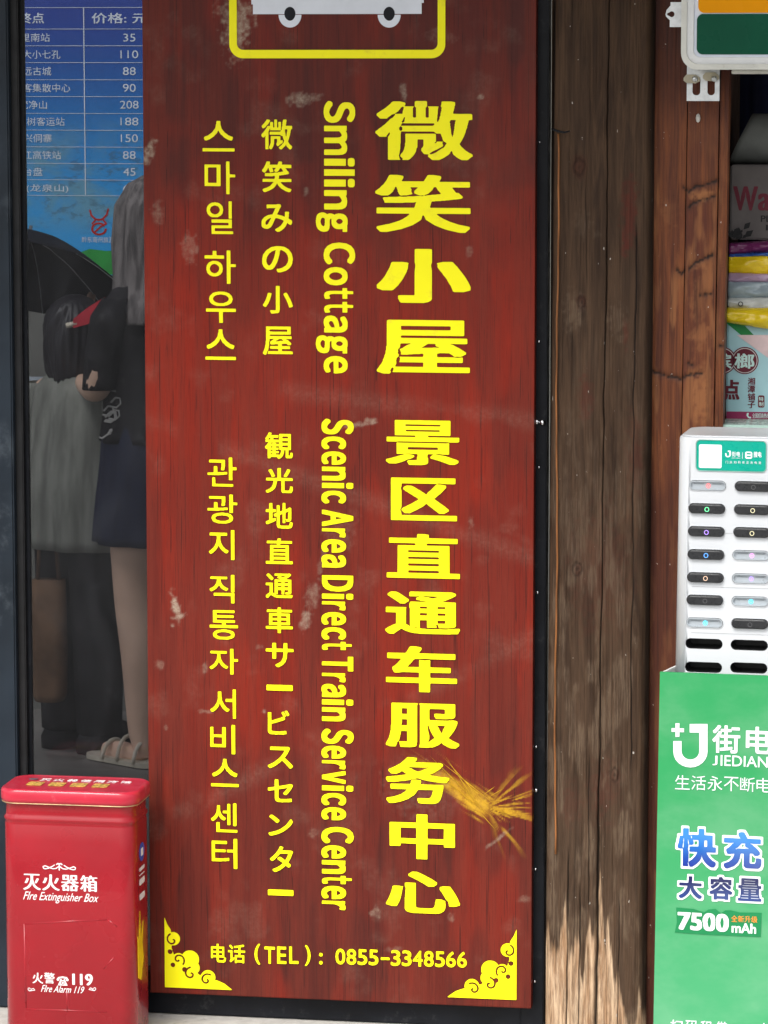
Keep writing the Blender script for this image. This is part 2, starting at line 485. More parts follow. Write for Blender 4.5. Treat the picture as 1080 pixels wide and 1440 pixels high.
# unseen eave over the shop front, its reach shaped to shade the upper wall
er = empty('unseen_eave', (0, 0, 2.55)); tag(er, 'unseen dark timber eave shading the shop front', 'eave')
for k in range(26):
    x = -3.2 + k * .25
    box('board', x, x + .244, -1.05, .9, -.012 + (k % 3) * .002, .012, DKWOOD, er)
for k in range(7):
    box('rafter', -3 + k, -2.92 + k, -1.0, .85, -.11, -.014, DKWOOD, er, .005)
box('fascia', -3.3, 3.4, -1.08, -1.052, -.14, .03, DKWOOD, er)

def proj(X, Y, Z):
    dx, dy, dz = X - CAM.x, Y - CAM.y, Z - CAM.z
    a = dx * rt.x + dy * rt.y + dz * rt.z; b = dx * up.x + dy * up.y + dz * up.z; c = dx * fw.x + dy * fw.y + dz * fw.z
    return 540 + F * a / c, 720 - F * b / c

def relief(name, x0, x1, z0, z1, Y, nx, nz, fn, mat, parent, thick=.02, lean=(0, 0), zl=1.0):
    """a board whose front is a fine grid: fn(X, Z) -> height towards the street and masks"""
    u, v = np.meshgrid(np.linspace(0, 1, nx), np.linspace(0, 1, nz))
    Z = z0 + v * (z1 - z0); L = x0 + lean[0] * (Z - zl); Rr = x1 + lean[1] * (Z - zl)
    X = L + u * (Rr - L)
    h, at = fn(X, Z)
    V = np.stack([X, Y - h, Z], -1).reshape(-1, 3)
    ring = [i for i in range(nx)] + [r * nx + nx - 1 for r in range(1, nz)] + [(nz - 1) * nx + i for i in range(nx - 2, -1, -1)] + [r * nx for r in range(nz - 2, 0, -1)]
    B = V[ring].copy(); B[:, 1] = Y + thick
    n = nx * nz; m = len(ring)
    i = np.arange(nz - 1)[:, None] * nx + np.arange(nx - 1)[None]
    Q = np.stack([i, i + 1, i + nx + 1, i + nx], -1).reshape(-1, 4)
    rg = np.array(ring); rn = np.roll(rg, -1); k = np.arange(m); kn = np.roll(k, -1)
    Q2 = np.stack([rn, rg, n + k, n + kn], -1)
    Q = np.concatenate([Q, Q2]); V = np.concatenate([V, B])
    me = bpy.data.meshes.new(name)
    me.vertices.add(len(V)); me.vertices.foreach_set('co', V.astype(np.float32).ravel())
    me.loops.add(Q.size); me.loops.foreach_set('vertex_index', Q.astype(np.int32).ravel())
    me.polygons.add(len(Q)); me.polygons.foreach_set('loop_start', np.arange(0, Q.size, 4, dtype=np.int32))
    me.polygons.foreach_set('loop_total', np.full(len(Q), 4, np.int32))
    me.polygons.foreach_set('use_smooth', [True] * len(Q2[:0]) + [True] * (len(Q) - m) + [False] * m)
    me.update(calc_edges=True); me.validate()
    for a, arr in at.items():
        A = me.attributes.new(a, 'FLOAT', 'POINT')
        A.data.foreach_set('value', np.concatenate([np.clip(arr, 0, 1).ravel(), np.clip(arr.ravel()[rg], 0, 1)]).astype(np.float32))
    me.materials.append(mat)
    o = bpy.data.objects.new(name, me); COL.objects.link(o)
    if parent: o.parent = parent
    return o

def blob(px, py, cx, cy, rx, ry, a=1.0, seed=3, ang=0):
    ca, sa = math.cos(R(ang)), math.sin(R(ang))
    u = ((px - cx) * ca + (py - cy) * sa) / rx; v = (-(px - cx) * sa + (py - cy) * ca) / ry
    r = np.hypot(u, v) + (fbm(px / 6, py / 6, seed) - .5) * 1.3
    return a * sst(1.0, .15, r)

# ------------------------------------------------------------------ window with its dark metal frame
YF = -.022
win = empty('shop_window', (0, 0, 0)); tag(win, 'dusty shop window in a dark metal frame behind the red sign', 'window')
xl0, xl1 = WALL.loc(-70, 720)[0], WALL.loc(28, 720)[0]
xr0, xr1 = WALL.loc(738, 720)[0], WALL.loc(770, 720)[0]
zb = WALL.loc(480, 1372)[1]
box('stile', xl0, xl1 - .004, -.03, .02, 0.002, 2.4, SLATE, win, .003)
box('gasket', xl1 - .004, xl1 + .011, -.012, .018, 0.002, 2.4, GASKET, win, .002)
box('bead', xl1 + .011, xl1 + .018, .002, .016, zb, 2.4, BLACK, win, .001)
box('stile', xr0, xr1, YF, .02, 0.002, 2.4, BLACK, win, .002)
box('bottom_rail', xl1 + .011, xr0, YF, .02, 0.002, zb, BLACK, win, .002)
box('glass_pane', xl1 + .004, xr0, .006, .010, zb - .005, 2.39, GLASS, win, 0)
fp = Plane(YF)
for (x, y, q) in ((753, 593, .0055), (761, 594, .0058), (756, 657, .0028), (754, 833, .0032), (752, 1050, .003), (752, 1111, .0045), (751, 1222, .003), (750, 1380, .003), (757, 200, .002), (756, 480, .003)):
    X, Z = fp.loc(x + 2, y)
    V, Fc = loft_data([[(X + rr_ * math.cos(a), yy, Z + rr_ * math.sin(a)) for a in [2 * math.pi * k / 12 for k in range(12)]]
                       for rr_, yy in ((q, YF + .001), (q, YF - q * .5), (q * .8, YF - q * .9), (q * .35, YF - q * 1.15))][::1])
    mesh('bolt', V, Fc, CHROME, win, True)

# ------------------------------------------------------------------ red sign
YS = -.05
S = Plane(YS)
sg = empty('shop_sign', (0, 0, 0)); tag(sg, 'tall red wooden sign with yellow Chinese, English, Japanese and Korean lettering', 'sign')
sx0, sx1 = S.loc(206, 720)[0], S.loc(750.5, 720)[0]
sz0 = S.loc(480, 1407)[1]

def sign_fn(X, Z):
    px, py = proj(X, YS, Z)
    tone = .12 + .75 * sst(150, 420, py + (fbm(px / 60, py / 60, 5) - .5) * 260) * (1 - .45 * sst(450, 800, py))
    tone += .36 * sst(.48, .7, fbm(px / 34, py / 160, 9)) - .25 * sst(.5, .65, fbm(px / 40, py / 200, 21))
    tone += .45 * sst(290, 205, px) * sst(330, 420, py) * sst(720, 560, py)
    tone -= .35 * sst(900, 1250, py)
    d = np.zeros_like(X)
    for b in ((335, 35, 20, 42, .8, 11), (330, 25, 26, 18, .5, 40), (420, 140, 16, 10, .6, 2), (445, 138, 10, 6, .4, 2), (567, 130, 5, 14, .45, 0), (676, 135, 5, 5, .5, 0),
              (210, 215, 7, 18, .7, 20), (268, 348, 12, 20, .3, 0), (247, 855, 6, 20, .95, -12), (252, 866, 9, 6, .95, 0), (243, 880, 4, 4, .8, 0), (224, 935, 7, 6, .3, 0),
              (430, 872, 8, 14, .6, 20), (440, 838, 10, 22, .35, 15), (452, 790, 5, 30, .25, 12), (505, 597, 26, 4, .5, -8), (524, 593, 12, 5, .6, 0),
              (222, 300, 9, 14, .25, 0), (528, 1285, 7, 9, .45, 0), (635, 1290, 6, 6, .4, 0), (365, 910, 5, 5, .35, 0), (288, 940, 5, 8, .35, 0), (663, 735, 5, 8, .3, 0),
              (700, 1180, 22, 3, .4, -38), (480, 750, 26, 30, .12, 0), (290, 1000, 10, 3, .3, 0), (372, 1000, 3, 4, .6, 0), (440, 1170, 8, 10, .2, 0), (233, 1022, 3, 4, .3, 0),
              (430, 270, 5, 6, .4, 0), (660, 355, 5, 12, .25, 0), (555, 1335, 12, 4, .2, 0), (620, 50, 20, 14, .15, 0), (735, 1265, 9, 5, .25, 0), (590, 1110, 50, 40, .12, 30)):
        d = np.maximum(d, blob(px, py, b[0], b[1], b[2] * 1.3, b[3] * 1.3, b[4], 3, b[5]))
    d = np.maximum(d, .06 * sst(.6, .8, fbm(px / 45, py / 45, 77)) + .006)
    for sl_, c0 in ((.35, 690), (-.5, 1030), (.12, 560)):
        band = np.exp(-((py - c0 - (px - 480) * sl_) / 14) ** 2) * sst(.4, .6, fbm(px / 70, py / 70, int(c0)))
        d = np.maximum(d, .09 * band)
    # yellow streaks: a taper from upper left ending in a burst of fine rays
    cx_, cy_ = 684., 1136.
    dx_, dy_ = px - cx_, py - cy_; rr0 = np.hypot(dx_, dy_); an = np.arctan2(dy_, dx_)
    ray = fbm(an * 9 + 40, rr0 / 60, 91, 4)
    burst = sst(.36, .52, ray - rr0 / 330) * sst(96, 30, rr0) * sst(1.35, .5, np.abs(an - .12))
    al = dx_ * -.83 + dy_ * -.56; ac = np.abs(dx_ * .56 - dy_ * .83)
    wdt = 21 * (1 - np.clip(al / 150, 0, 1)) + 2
    taper = sst(1.1, .3, ac / wdt + (fbm(al / 30, (dx_ * .56 - dy_ * .83) / 2.2, 15) - .5) * 1.3) * sst(-14, 6, al) * sst(150, 20, al)
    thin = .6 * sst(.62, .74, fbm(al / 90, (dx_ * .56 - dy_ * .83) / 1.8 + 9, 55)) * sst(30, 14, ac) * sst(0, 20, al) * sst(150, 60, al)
    yellow_streak = np.clip(np.maximum(np.maximum(.8 * burst, .85 * taper), thin), 0, 1)
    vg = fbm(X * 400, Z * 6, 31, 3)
    return (vg - .5) * .0006, {'tone': tone, 'dust': d, 'yellow_streak': yellow_streak}
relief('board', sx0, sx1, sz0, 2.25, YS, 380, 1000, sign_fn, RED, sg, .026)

def L_(name, s, x0, y0, x1, y1, mat=YEL, parent=sg, pl=S, y=YS - .0005, t=.0016, **k):
    return letters(name, s, pl, (x0, y0, x1, y1), mat, parent, y, t, **k)

for s, b in (('微', (528, 142, 665, 225)), ('笑', (528, 246, 662, 327)), ('小', (530, 350, 662, 426)), ('屋', (530, 450, 661, 526))):
    L_('character', s, *b, dx=.038 if s != '小' else .06, dy=.02 if s != '小' else .035, res=150)
for s, b in (('景', (543, 591, 646, 654)), ('区', (550, 672, 643, 732)), ('直', (544, 751, 647, 813)), ('通', (542, 832, 647, 892)), ('车', (543, 909, 643, 973)),
             ('服', (543, 989, 646, 1051)), ('务', (543, 1065, 632, 1130)), ('中', (548, 1145, 640, 1208)), ('心', (543, 1226, 647, 1284))):
    L_('character', s, *b, dx=.04, dy=.024, res=130)

# the English line runs down the board, every letter turned a quarter
WD = dict(S=.64, m=.86, i=.25, l=.19, n=.57, g=.57, C=.69, o=.58, t=.35, a=.54, e=.55, c=.53, A=.68, r=.37, D=.68, T=.6, v=.54)
def run_down(s, x0, x1, y0, y1, st):
    """x0 baseline, x1 cap line; full-width letter forms squeezed to their own widths"""
    W = [WD[c] for c in s]; gap = .085; tot = sum(W) + gap * (len(s) - 1); y = y0
    for c, wd in zip(s, W):
        ya, yb = y, y + (y1 - y0) * wd / tot
        y += (y1 - y0) * (wd + gap) / tot
        lo, hi = (0, 1)
        if c in 'mnoaecrv': hi = .755
        if c in 'nmr': lo = 0
        if c in 'oaecSC': lo, hi = -.015, hi + .015
        if c == 'g': lo, hi = -.27, .77
        if c == 't': hi = .95
        if c == 'i': hi = 1.0
        k = 1.0 if c not in 'il' else 1.6
        Ls = [[(0, 0), (1, 0), (1, 1), (0, 1)]] if c == 'l' else ink(chr(ord(c) + 0xFEE0), st * k, .032, res=150, plain=True)[0]
        bx = S.box(x0 + (x1 - x0) * lo, ya, x0 + (x1 - x0) * hi, yb)
        V, Fc = plate_data(place(Ls, bx, True), YS - .0021, YS - .0005)
        mesh('letter', V, Fc, YEL, sg)
run_down('Smiling', 456, 499, 142, 326, .045)
run_down('Cottage', 456, 499, 341, 525, .045)
for s, y0, y1 in (('Scenic', 589, 708), ('Area', 717, 798), ('Direct', 809, 914), ('Train', 923, 1014), ('Service', 1025, 1153), ('Center', 1163, 1279)):
    run_down(s, 453, 497, y0, y1, .055)

for s, b in (('微', (368, 168, 411, 210)), ('笑', (369, 227, 410, 270)), ('み', (368, 287, 411, 326)), ('の', (369, 346, 412, 383)), ('小', (370, 402, 412, 441)), ('屋', (370, 459, 412, 499)),
             ('観', (373, 608, 412, 645)), ('光', (374, 658, 412, 693)), ('地', (374, 707, 412, 743)), ('直', (374, 757, 412, 793)), ('通', (374, 806, 412, 841)), ('車', (374, 854, 412, 890)),
             ('サ', (374, 904, 413, 938)), ('ー', (375, 963, 412, 971)), ('ビ', (377, 999, 407, 1033)), ('ス', (377, 1050, 412, 1080)), ('セ', (377, 1096, 412, 1128)),
             ('ン', (378, 1146, 412, 1175)), ('タ', (380, 1190, 412, 1226)), ('ー', (377, 1251, 413, 1259))):
    L_('character', s, *b, dx=.026, dy=.022, res=80)
for s, b in (('스', (285, 170, 330, 213)), ('마', (288, 227, 331, 273)), ('일', (291, 283, 328, 329)), ('하', (288, 352, 332, 399)), ('우', (290, 410, 332, 454)), ('스', (289, 463, 332, 506)),
             ('관', (292, 643, 333, 684)), ('광', (292, 695, 334, 736)), ('지', (294, 745, 330, 787)), ('직', (295, 808, 330, 848)), ('통', (295, 858, 335, 899)), ('자', (295, 912, 335, 948)),
             ('서', (296, 969, 332, 1010)), ('비', (296, 1019, 331, 1060)), ('스', (297, 1067, 336, 1106)), ('센', (297, 1129, 334, 1170)), ('터', (298, 1179, 334, 1221))):
    L_('character', s, *b, dx=.017, dy=.017, res=80)
def tel(s, x0, x1, y0, y1, **k): L_('character', s, x0, y0, x1, y1, dx=.022, dy=.02, res=80, **k)
tel('电', 297, 318, 1327, 1353); tel('话', 321, 345, 1328, 1354); tel('(', 358, 366, 1327, 1356)
for s, a, b in (('T', 372, 387), ('E', 390, 403), ('L', 407, 420)): tel(s, a, b, 1331, 1355)
tel(')', 429, 437, 1329, 1358); tel(':', 449, 454, 1340, 1356)
xx = 472
for k, s in enumerate('0855-3348566'):
    wd = 13.6; yy = 1336 + (xx - 472) * .026 - 2
    if s == '-': tel(s, xx + 1.5, xx + 14, yy + 10.5, yy + 14)
    else: tel(s, xx, xx + wd, yy, yy + 22)
    xx += 15.55

# yellow cloud ornaments in the two lower corners
def cloud(X, Y):
    pl = [(0, 0), (98, 0), (86, 9), (76, 13), (64, 13), (52, 18), (44, 26), (33, 30), (24, 36), (14, 46), (10, 58), (12, 70), (9, 84), (4, 92), (0, 102)]
    I = np.zeros(X.shape, bool); n = len(pl)
    for k in range(n):
        (ax, ay), (bx, by) = pl[k], pl[(k + 1) % n]
        I ^= ((ay > Y) != (by > Y)) & (X < (bx - ax) * (Y - ay) / (by - ay + 1e-9) + ax)
    for cx, cy, r in ((13, 71, 9.5), (20, 42, 8.5), (37, 42, 13), (42, 30, 9), (36, 22, 8), (63, 17, 10.5), (52, 11, 9)):
        I |= np.hypot(X - cx, Y - cy) < r
    for sp_, wd in ((spiral(12, 69, 1.2, 9.5, 40, -.8), 1.25), (spiral(20, 41, 1.2, 9.5, 300, -.95), 1.25), (spiral(38, 21, 1.2, 9.5, 60, -.9), 1.3), (spiral(61, 13, 1.2, 9.5, 20, -.9), 1.3)):
        I &= ~(dseg(X, Y, sp_) < wd)
    for cx, cy, r in ((8, 52, 3.6), (12, 33, 3.4), (29, 27, 3.6), (48, 4, 0.1)):
        I &= ~(np.hypot(X - cx, Y - cy) < r)
    return I
ox, oz = S.loc(232, 1388); k_ = .001355
raster_plate('corner_ornament', cloud, 98, 102, 3, lambda x, y: (ox + x * k_, oz + y * k_), YS - .0021, YS - .0005, YEL, sg)
ox2, oz2 = S.loc(726.5, 1406)
raster_plate('corner_ornament', cloud, 98, 102, 3, lambda x, y: (ox2 - x * k_, oz2 + y * k_), YS - .0021, YS - .0005, YEL, sg)

# framed bus emblem: only its foot reaches into the picture
a = S.loc(322.5, 20)[0]; b = S.loc(626.5, 20)[0]; c = S.loc(475, 82)[1]; ztop = c + .33
cx, cz, W_, H_ = (a + b) / 2, (c + ztop) / 2, b - a, ztop - c
o1 = rr(W_, H_, .026, 8, cx, cz); o2 = rr(W_ - .0285, H_ - .031, .012, 8, cx, cz)
V, Fc = plate_data([o1, o2], YS - .0021, YS - .0005); mesh('emblem_border', V, Fc, YEL, sg)
bx0, bz0 = S.loc(356, 20); bx1, _ = S.loc(593, 20)
em = mesh('bus_emblem', *plate_data([[(bx0, bz0), (bx1, bz0), (bx1, bz0 + .02), (bx1 + .004, bz0 + .02), (bx1 + .004, bz0 + .15), (bx1 - .03, bz0 + .2), (bx0 + .02, bz0 + .2), (bx0 - .003, bz0 + .15), (bx0 - .003, bz0 + .018), (bx0, bz0 + .018)],
                                     rr(.06, .05, .006, 4, bx0 + .05, bz0 + .14), rr(.06, .05, .006, 4, bx0 + .125, bz0 + .14), rr(.06, .05, .006, 4, bx0 + .2, bz0 + .14), rr(.05, .05, .006, 4, bx0 + .27, bz0 + .14)],
                                    YS - .0021, YS - .0005), WHT, sg)
for px in (408, 547.5):
    X, Z = S.loc(px, 20)
    ring = [(X + .0215 * math.cos(R(q)), Z - .001 + .0235 * math.sin(R(q))) for q in range(180, 361, 10)]
    ring += [(X + .0095 * math.cos(R(q)), Z - .001 + .011 * math.sin(R(q))) for q in range(360, 179, -12)]
    mesh('wheel', *plate_data([ring], YS - .0021, YS - .0005), WHT, em)
    mesh('hub', *plate_data([[(X + .0105 * math.cos(R(q)), Z + .001 + .0125 * math.sin(R(q))) for q in range(0, 360, 15)]], YS - .0027, YS - .0022), BLACK, em)

# yellow streaks across the lower right of the board
SPL = M('yellow streak', (.5, .28, .012), .8, var=.3, scale=60)
rs = random.Random(5); data = []
ax_, az_ = S.loc(700, 1140)
def blade(x0, y0, x1, y1, wd, ybase):
    p, q = S.loc(x0, y0), S.loc(x1, y1); d = Vector((q[0] - p[0], q[1] - p[1])); n = Vector((-d.y, d.x)).normalized() * wd * .00136
    m = (p[0] + d.x * .55, p[1] + d.y * .55)
    return [(p[0], ybase, p[1]), (m[0] + n.x, ybase - .001, m[1] + n.y), (q[0], ybase, q[1]), (m[0] - n.x, ybase - .001, m[1] - n.y)], [(0, 3, 2, 1)]
for k in range(5):
    data.append(blade(570 + rs.random() * 60, 1060 + rs.random() * 30 + k * .6, 690 + rs.uniform(-18, 14), 1140 + rs.uniform(-12, 14), rs.uniform(.3, .9), YS - .0026 - k * .00003))
for k in range(6):
    an = rs.uniform(-42, 50); ln = rs.uniform(30, 78) if abs(an) < 35 else rs.uniform(15, 40)
    x0, y0 = 676 + rs.uniform(-8, 10), 1128 + rs.uniform(-10, 12)
    x1 = min(x0 + ln * math.cos(R(an)), 747.5); y1 = y0 + ln * math.sin(R(an))
    data.append(blade(x0, y0, x1, y1, rs.uniform(.25, .8), YS - .0037 - k * .00003))
mesh('yellow_streaks', *merge(*data), SPL, sg)

# ------------------------------------------------------------------ weathered post
PP = Plane(-.075)
po = empty('timber_post', (0, 0, 0)); tag(po, 'wide weathered dark timber post with a bare splintered foot', 'post')
px0, px1 = PP.loc(770, 720)[0], PP.loc(912.5, 720)[0]
def post_fn(X, Z):
    px, py = proj(X, -.075, Z)
    q = px - (-.0095) * (py - 720)                      # straightened: x as at mid height
    crk_dark = np.zeros_like(X); h = np.zeros_like(X)
    def crack_dark(line, wd, deep, y0=-100, y1=1600):
        nonlocal crk_dark, h
        m = sst(y0, y0 + 40, py) * sst(y1, y1 - 40, py)
        g = np.exp(-((px - line) / wd) ** 2) * m
        crk_dark = np.maximum(crk_dark, g); h = h - g * deep
    wob = (fbm(py / 70, py * 0, 3) - .5) * 4
    crack_dark(857 - .0135 * py + wob, .75 + 1.5 * sst(1000, 1400, py), .006)
    crack_dark(797 + wob * .7 - (py - 1400) * .012, .9, .003, 1180)
    crack_dark(814 + wob * .8 - (py - 1400) * .012, .8, .003, 1230)
    crack_dark(828 + wob, .6, .002, 1050, 1300); crack_dark(870 - (py - 1300) * .01 + wob, .7, .002, 1240)
    crack_dark(897 - .01 * py + wob * 1.4, .9, .002, 300, 1100)
    crack_dark(823 + wob * 1.5, .6, .001, 250, 420)
    crack_dark(777 + wob * .3 - .012 * (py - 100), 2.2, .01, -100, 1500)
    streak = fbm(q / 2.2, py / 120, 8, 4)
    h = h + (streak - .5) * .0035
    e = np.minimum(q - 770, 912.5 - q)
    h = h - .022 * np.clip(1 - e / 13, 0, 1) ** 2
    bn = vnoise(q / 5.0, q * 0, 12); bn2 = vnoise(q / 11.0, q * 0, 5)
    thr = 1392 - 110 * bn ** 2.2 - 45 * bn2
    thr = np.minimum(thr, 1222 + np.abs(q - 849) * 15); thr = np.minimum(thr, 1275 + np.abs(q - 804) * 26)
    thr = thr + 60 * sst(866, 880, q) + 60 * sst(885, 905, q)
    bare = sst(-8, 14, py - thr + (fbm(q / 2, py / 20, 44) - .5) * 26)
    lips = np.exp(-((px - 785 - (-.0095) * (py - 720) * .6) / 1.1) ** 2)
    grey = sst(.45, .68, fbm(q / 13, py / 45, 2, 5)) * (.02 + .8 * sst(300, 1050, py)) + .22 * sst(850, 1300, py)
    for b in ((808, 440, 22, 36, .8), (868, 452, 18, 34, .7), (812, 730, 22, 40, .5), (802, 600, 14, 40, .4), (905, 700, 6, 60, .5), (820, 315, 16, 24, .5), (840, 330, 8, 8, .35)):
        grey = np.maximum(grey, blob(px, py, *b[:4], b[4], 15))
    red = .0 * X
    for b in ((886, 300, 16, 60, .8), (880, 345, 8, 20, .9), (823, 560, 14, 55, .5), (893, 640, 16, 80, .35), (850, 1110, 30, 60, .4), (845, 800, 60, 120, .25), (880, 470, 6, 30, .5), (800, 1130, 30, 40, .3)):
        red = np.maximum(red, blob(px, py, *b[:4], b[4], 6))
    for kx, ky, r in ((815, 235, 11), (818, 425, 8), (812, 800, 9), (864, 1090, 9)):      # knots
        d = np.hypot((px - kx) / r, (py - ky) / (r * 1.5)) + (fbm(px / 5, py / 5, 9) - .5) * .5
        ring = .5 + .5 * np.cos(d * 9)
        k = sst(1.3, .6, d); crk_dark = np.maximum(crk_dark, k * ring * .55); h = h - k * .0015 * ring; red = np.maximum(red, k * .3)
    crk_dark = np.maximum(crk_dark, .75 * sst(905, 911, q) * (1 - bare * .6))  # painted shade along the right edge where it rounds back, kept with the cracks
    crk_dark = np.maximum(crk_dark, .38 * sst(.64, .8, fbm(q / 1.3, py / 160, 61)) * (1 - .5 * bare))
    return h, {'crack_dark': crk_dark, 'bare': bare, 'grey': grey, 'red': red}
relief('shaft', px0, px1, 0.0, 2.45, -.075, 200, 760, post_fn, POST, po, .16)
BAM = M('orange bamboo strip', (.26, .1, .03), .5, var=.4, scale=30, dirt=((.1, .05, .03), 50, .6), stretch=(4, 1, .4))
pts = []
for k in range(40):
    y = 188 + k * (1200 - 188) / 39
    X, Z = PP.loc(785.5 - .0045 * (y - 188) + math.sin(k * .35) * 1.1 + math.sin(k * 1.7) * .4, y); pts.append((X, -.080 + .0016 * math.sin(k * 1.1), Z))
mesh('edge_strip', *tube_data(pts, .0019, 6), BAM, po, True)
hk = [PP.loc(777, 181), PP.loc(785, 184), PP.loc(795, 186), PP.loc(803, 184)]
mesh('nail', *tube_data([(x, -.09 - i * .002, z) for i, (x, z) in enumerate(hk)], .0024, 6, [.0026, .0024, .002, .0014]), BLACK, po, True)

# ------------------------------------------------------------------ brown planks beside the post
KP = Plane(-.03)
pw = empty('plank_wall', (0, 0, 0)); tag(pw, 'reddish brown stained planks between the post and the shop opening', 'wall')
ST = [[(961, 263), (969, 269), (978, 262), (990, 261), (1008, 254)], [(969, 292), (975, 285), (990, 281), (1006, 276)], [(970, 378), (976, 370), (988, 365), (1002, 358)],
      [(952, 379), (958, 385), (963, 379)], [(918, 522), (931, 527), (949, 531), (957, 533)], [(958, 532), (970, 527), (987, 525)], [(968, 512), (975, 514)], [(985, 415), (1000, 413)], [(1012, 487), (1019, 488)]]
def plank_fn(X, Z):
    px, py = proj(X, -.03, Z)
    h = (fbm(X * 320, Z * 5, 71, 3) - .5) * .0014
    crk_dark = .0 * X
    j = (fbm(px / 4, py / 4, 2) - .5) * 5
    for s in ST:
        d = dseg(px, py + j, s)
        crk_dark = np.maximum(crk_dark, np.exp(-(d / 1.7) ** 2) * .8 + .25 * np.exp(-(d / 6) ** 2)); h = h - .002 * np.exp(-(d / 2) ** 2)
    bare = .65 * sst(.5, .75, fbm(px / 12, py / 60, 18)) * sst(150, 300, py)
    for b in ((988, 275, 22, 12, 1), (985, 372, 18, 10, .8), (985, 560, 20, 60, .8), (985, 420, 20, 50, .5), (985, 470, 20, 30, .6), (940, 300, 20, 25, .3)):
        bare = np.maximum(bare, blob(px, py, *b[:4], b[4], 27))
    red = np.maximum(.75 * sst(260, 60, py + (fbm(px / 15, py / 40, 8) - .5) * 160), .65 * sst(560, 760, py + (fbm(px / 15, py / 90, 4) - .5) * 300))
    red = np.maximum(red, .4 * sst(.52, .7, fbm(px / 9, py / 110, 35)))
    crk_dark = np.maximum(crk_dark, .45 * sst(.6, .8, fbm(px / 1.4, py / 140, 63)))
    return h, {'crack_dark': crk_dark, 'bare': bare, 'red': red}
zlow, zhi = 0.0, 2.4
za = KP.loc(940, 1000)[1]
def kx(p, y=380): return KP.loc(p, y)[0]
zc = KP.loc(960, 380)[1]
relief('plank', kx(914), kx(962.2), 0, zhi, -.03, 60, 620, plank_fn, PLANK, pw, .03, (0, .008), zc)
relief('plank', kx(963.4), kx(1007.2), 0, zhi, -.032, 60, 620, plank_fn, PLANK, pw, .03, (.008, .006), zc)
relief('plank', kx(1008.4), kx(1020.5), 0, zhi, -.028, 24, 420, plank_fn, PLANK, pw, .05, (.006, .007), zc)
# pale wood plug driven into the middle plank
X, Z = KP.loc(982, 166)
tag(mesh('wall_plug', *loft_data([[(X + r * math.cos(a) , y, Z + r * 2 * math.sin(a)) for a in [2 * math.pi * k / 8 for k in range(8)]] for r, y in ((.004, -.03), (.0042, -.037), (.0015, -.042))]), M('chalk white plastic', (.7, .68, .62), .6)), 'small white wall plug sticking out of the brown plank under the bracket', 'wall plug')

# ------------------------------------------------------------------ light box sign, top right
CREAM = M('aged white plastic', (.62, .62, .56), .4, var=.08, dirt=((.35, .3, .22), 30, .5))
ACR = M('white acrylic panel', (.74, .78, .86), .25, var=.03)
lbp = Plane(-.20)
lb = empty('light_box_sign', (0, 0, 0)); tag(lb, 'white light box sign with an orange and a green panel above the shop opening', 'sign')
lx0 = lbp.loc(958, 50)[0]; lz0 = lbp.loc(1000, 98)[1]; LW, LH = .62, .5
lcx, lcz = lx0 + LW / 2, lz0 + LH / 2
def ringplate(name, W0, H0, r0, W1, H1, r1, y0, y1, mat, par, cx=lcx, cz=lcz):
    return mesh(name, *plate_data([rr(W0, H0, r0, 8, cx, cz), rr(W1, H1, r1, 8, cx, cz)], y0, y1), mat, par)
mesh('housing', *loft_data([[(p[0], y, p[1]) for p in rr(LW - q, LH - q, .028, 8, lcx, lcz)][::-1] for q, y in ((.012, -.085), (0, -.09), (0, -.185), (.006, -.195))]), CREAM, lb, False)
ringplate('frame', LW, LH, .03, LW - .02, LH - .02, .022, -.203, -.19, CREAM, lb)
ringplate('frame', LW - .0205, LH - .0205, .022, LW - .044, LH - .044, .012, -.2, -.19, M('white plastic trim', (.72, .73, .72), .35, var=.05, dirt=((.4, .35, .28), 25, .3)), lb)
mesh('face_panel', *plate_data([rr(LW - .0445, LH - .0445, .012, 8, lcx, lcz)], -.196, -.19), ACR, lb)
lp = Plane(-.1965)
gx0, gx1 = lp.loc(980, 50)[0], lx0 + LW - .03
gz0, gz1 = lp.loc(1030, 76.5)[1], lp.loc(1030, 19.5)[1]
mesh('green_panel', *plate_data([rr(gx1 - gx0, gz1 - gz0, .011, 8, (gx0 + gx1) / 2, (gz0 + gz1) / 2)], -.1985, -.1962), M('dark green film', (.006, .085, .045), .3, var=.12, scale=9, spec=.08), lb)
oz0 = lp.loc(1030, 18)[1]
mesh('orange_panel', *plate_data([rr(gx1 - gx0 - .002, .09, .011, 8, (gx0 + gx1) / 2 + .001, oz0 + .045)], -.1985, -.1962), M('orange film', (.85, .33, .0), .3, var=.06, scale=9, spec=.08), lb)
# brackets
bp = Plane(-.10)
x0, x1, z0, z1 = bp.box(966, 100, 1012, 142); cxb = (x0 + x1) / 2
sl1 = bp.box(974, 108, 985, 134); sl2 = bp.box(995, 108, 1005.5, 134)
rr2 = lambda b: rr(b[1] - b[0], b[3] - b[2], .0065, 6, (b[0] + b[1]) / 2, (b[2] + b[3]) / 2)
br = mesh('bracket', *plate_data([[(x0, z0), (x1, z0), (x1, z1 + .02), (x0, z1 + .02)], rr2(sl1), rr2(sl2)], -.103, -.1), STEEL, lb)
x0, x1, z0, z1 = bp.box(936, 3, 962, 38)
kh = bp.loc(944.7, 20)
outl = [(x1, z0), (x0 + .008, z0), (x0 + .008, z0 + .012), (x0 + .001, z0 + .019), (x0, (z0 + z1) / 2), (x0 + .002, z1 - .014), (x0 + .009, z1 - .006), (x0 + .009, z1), (x1, z1)]
mesh('bracket', *plate_data([outl, [(kh[0] + .0052 * math.cos(R(q)) - (.003 if 140 < q < 220 else 0), kh[1] + .0052 * math.sin(R(q))) for q in range(0, 360, 20)]], -.103, -.1), STEEL, lb)
CLIP = M('yellowed plastic clip', (.42, .38, .28), .5, var=.2)
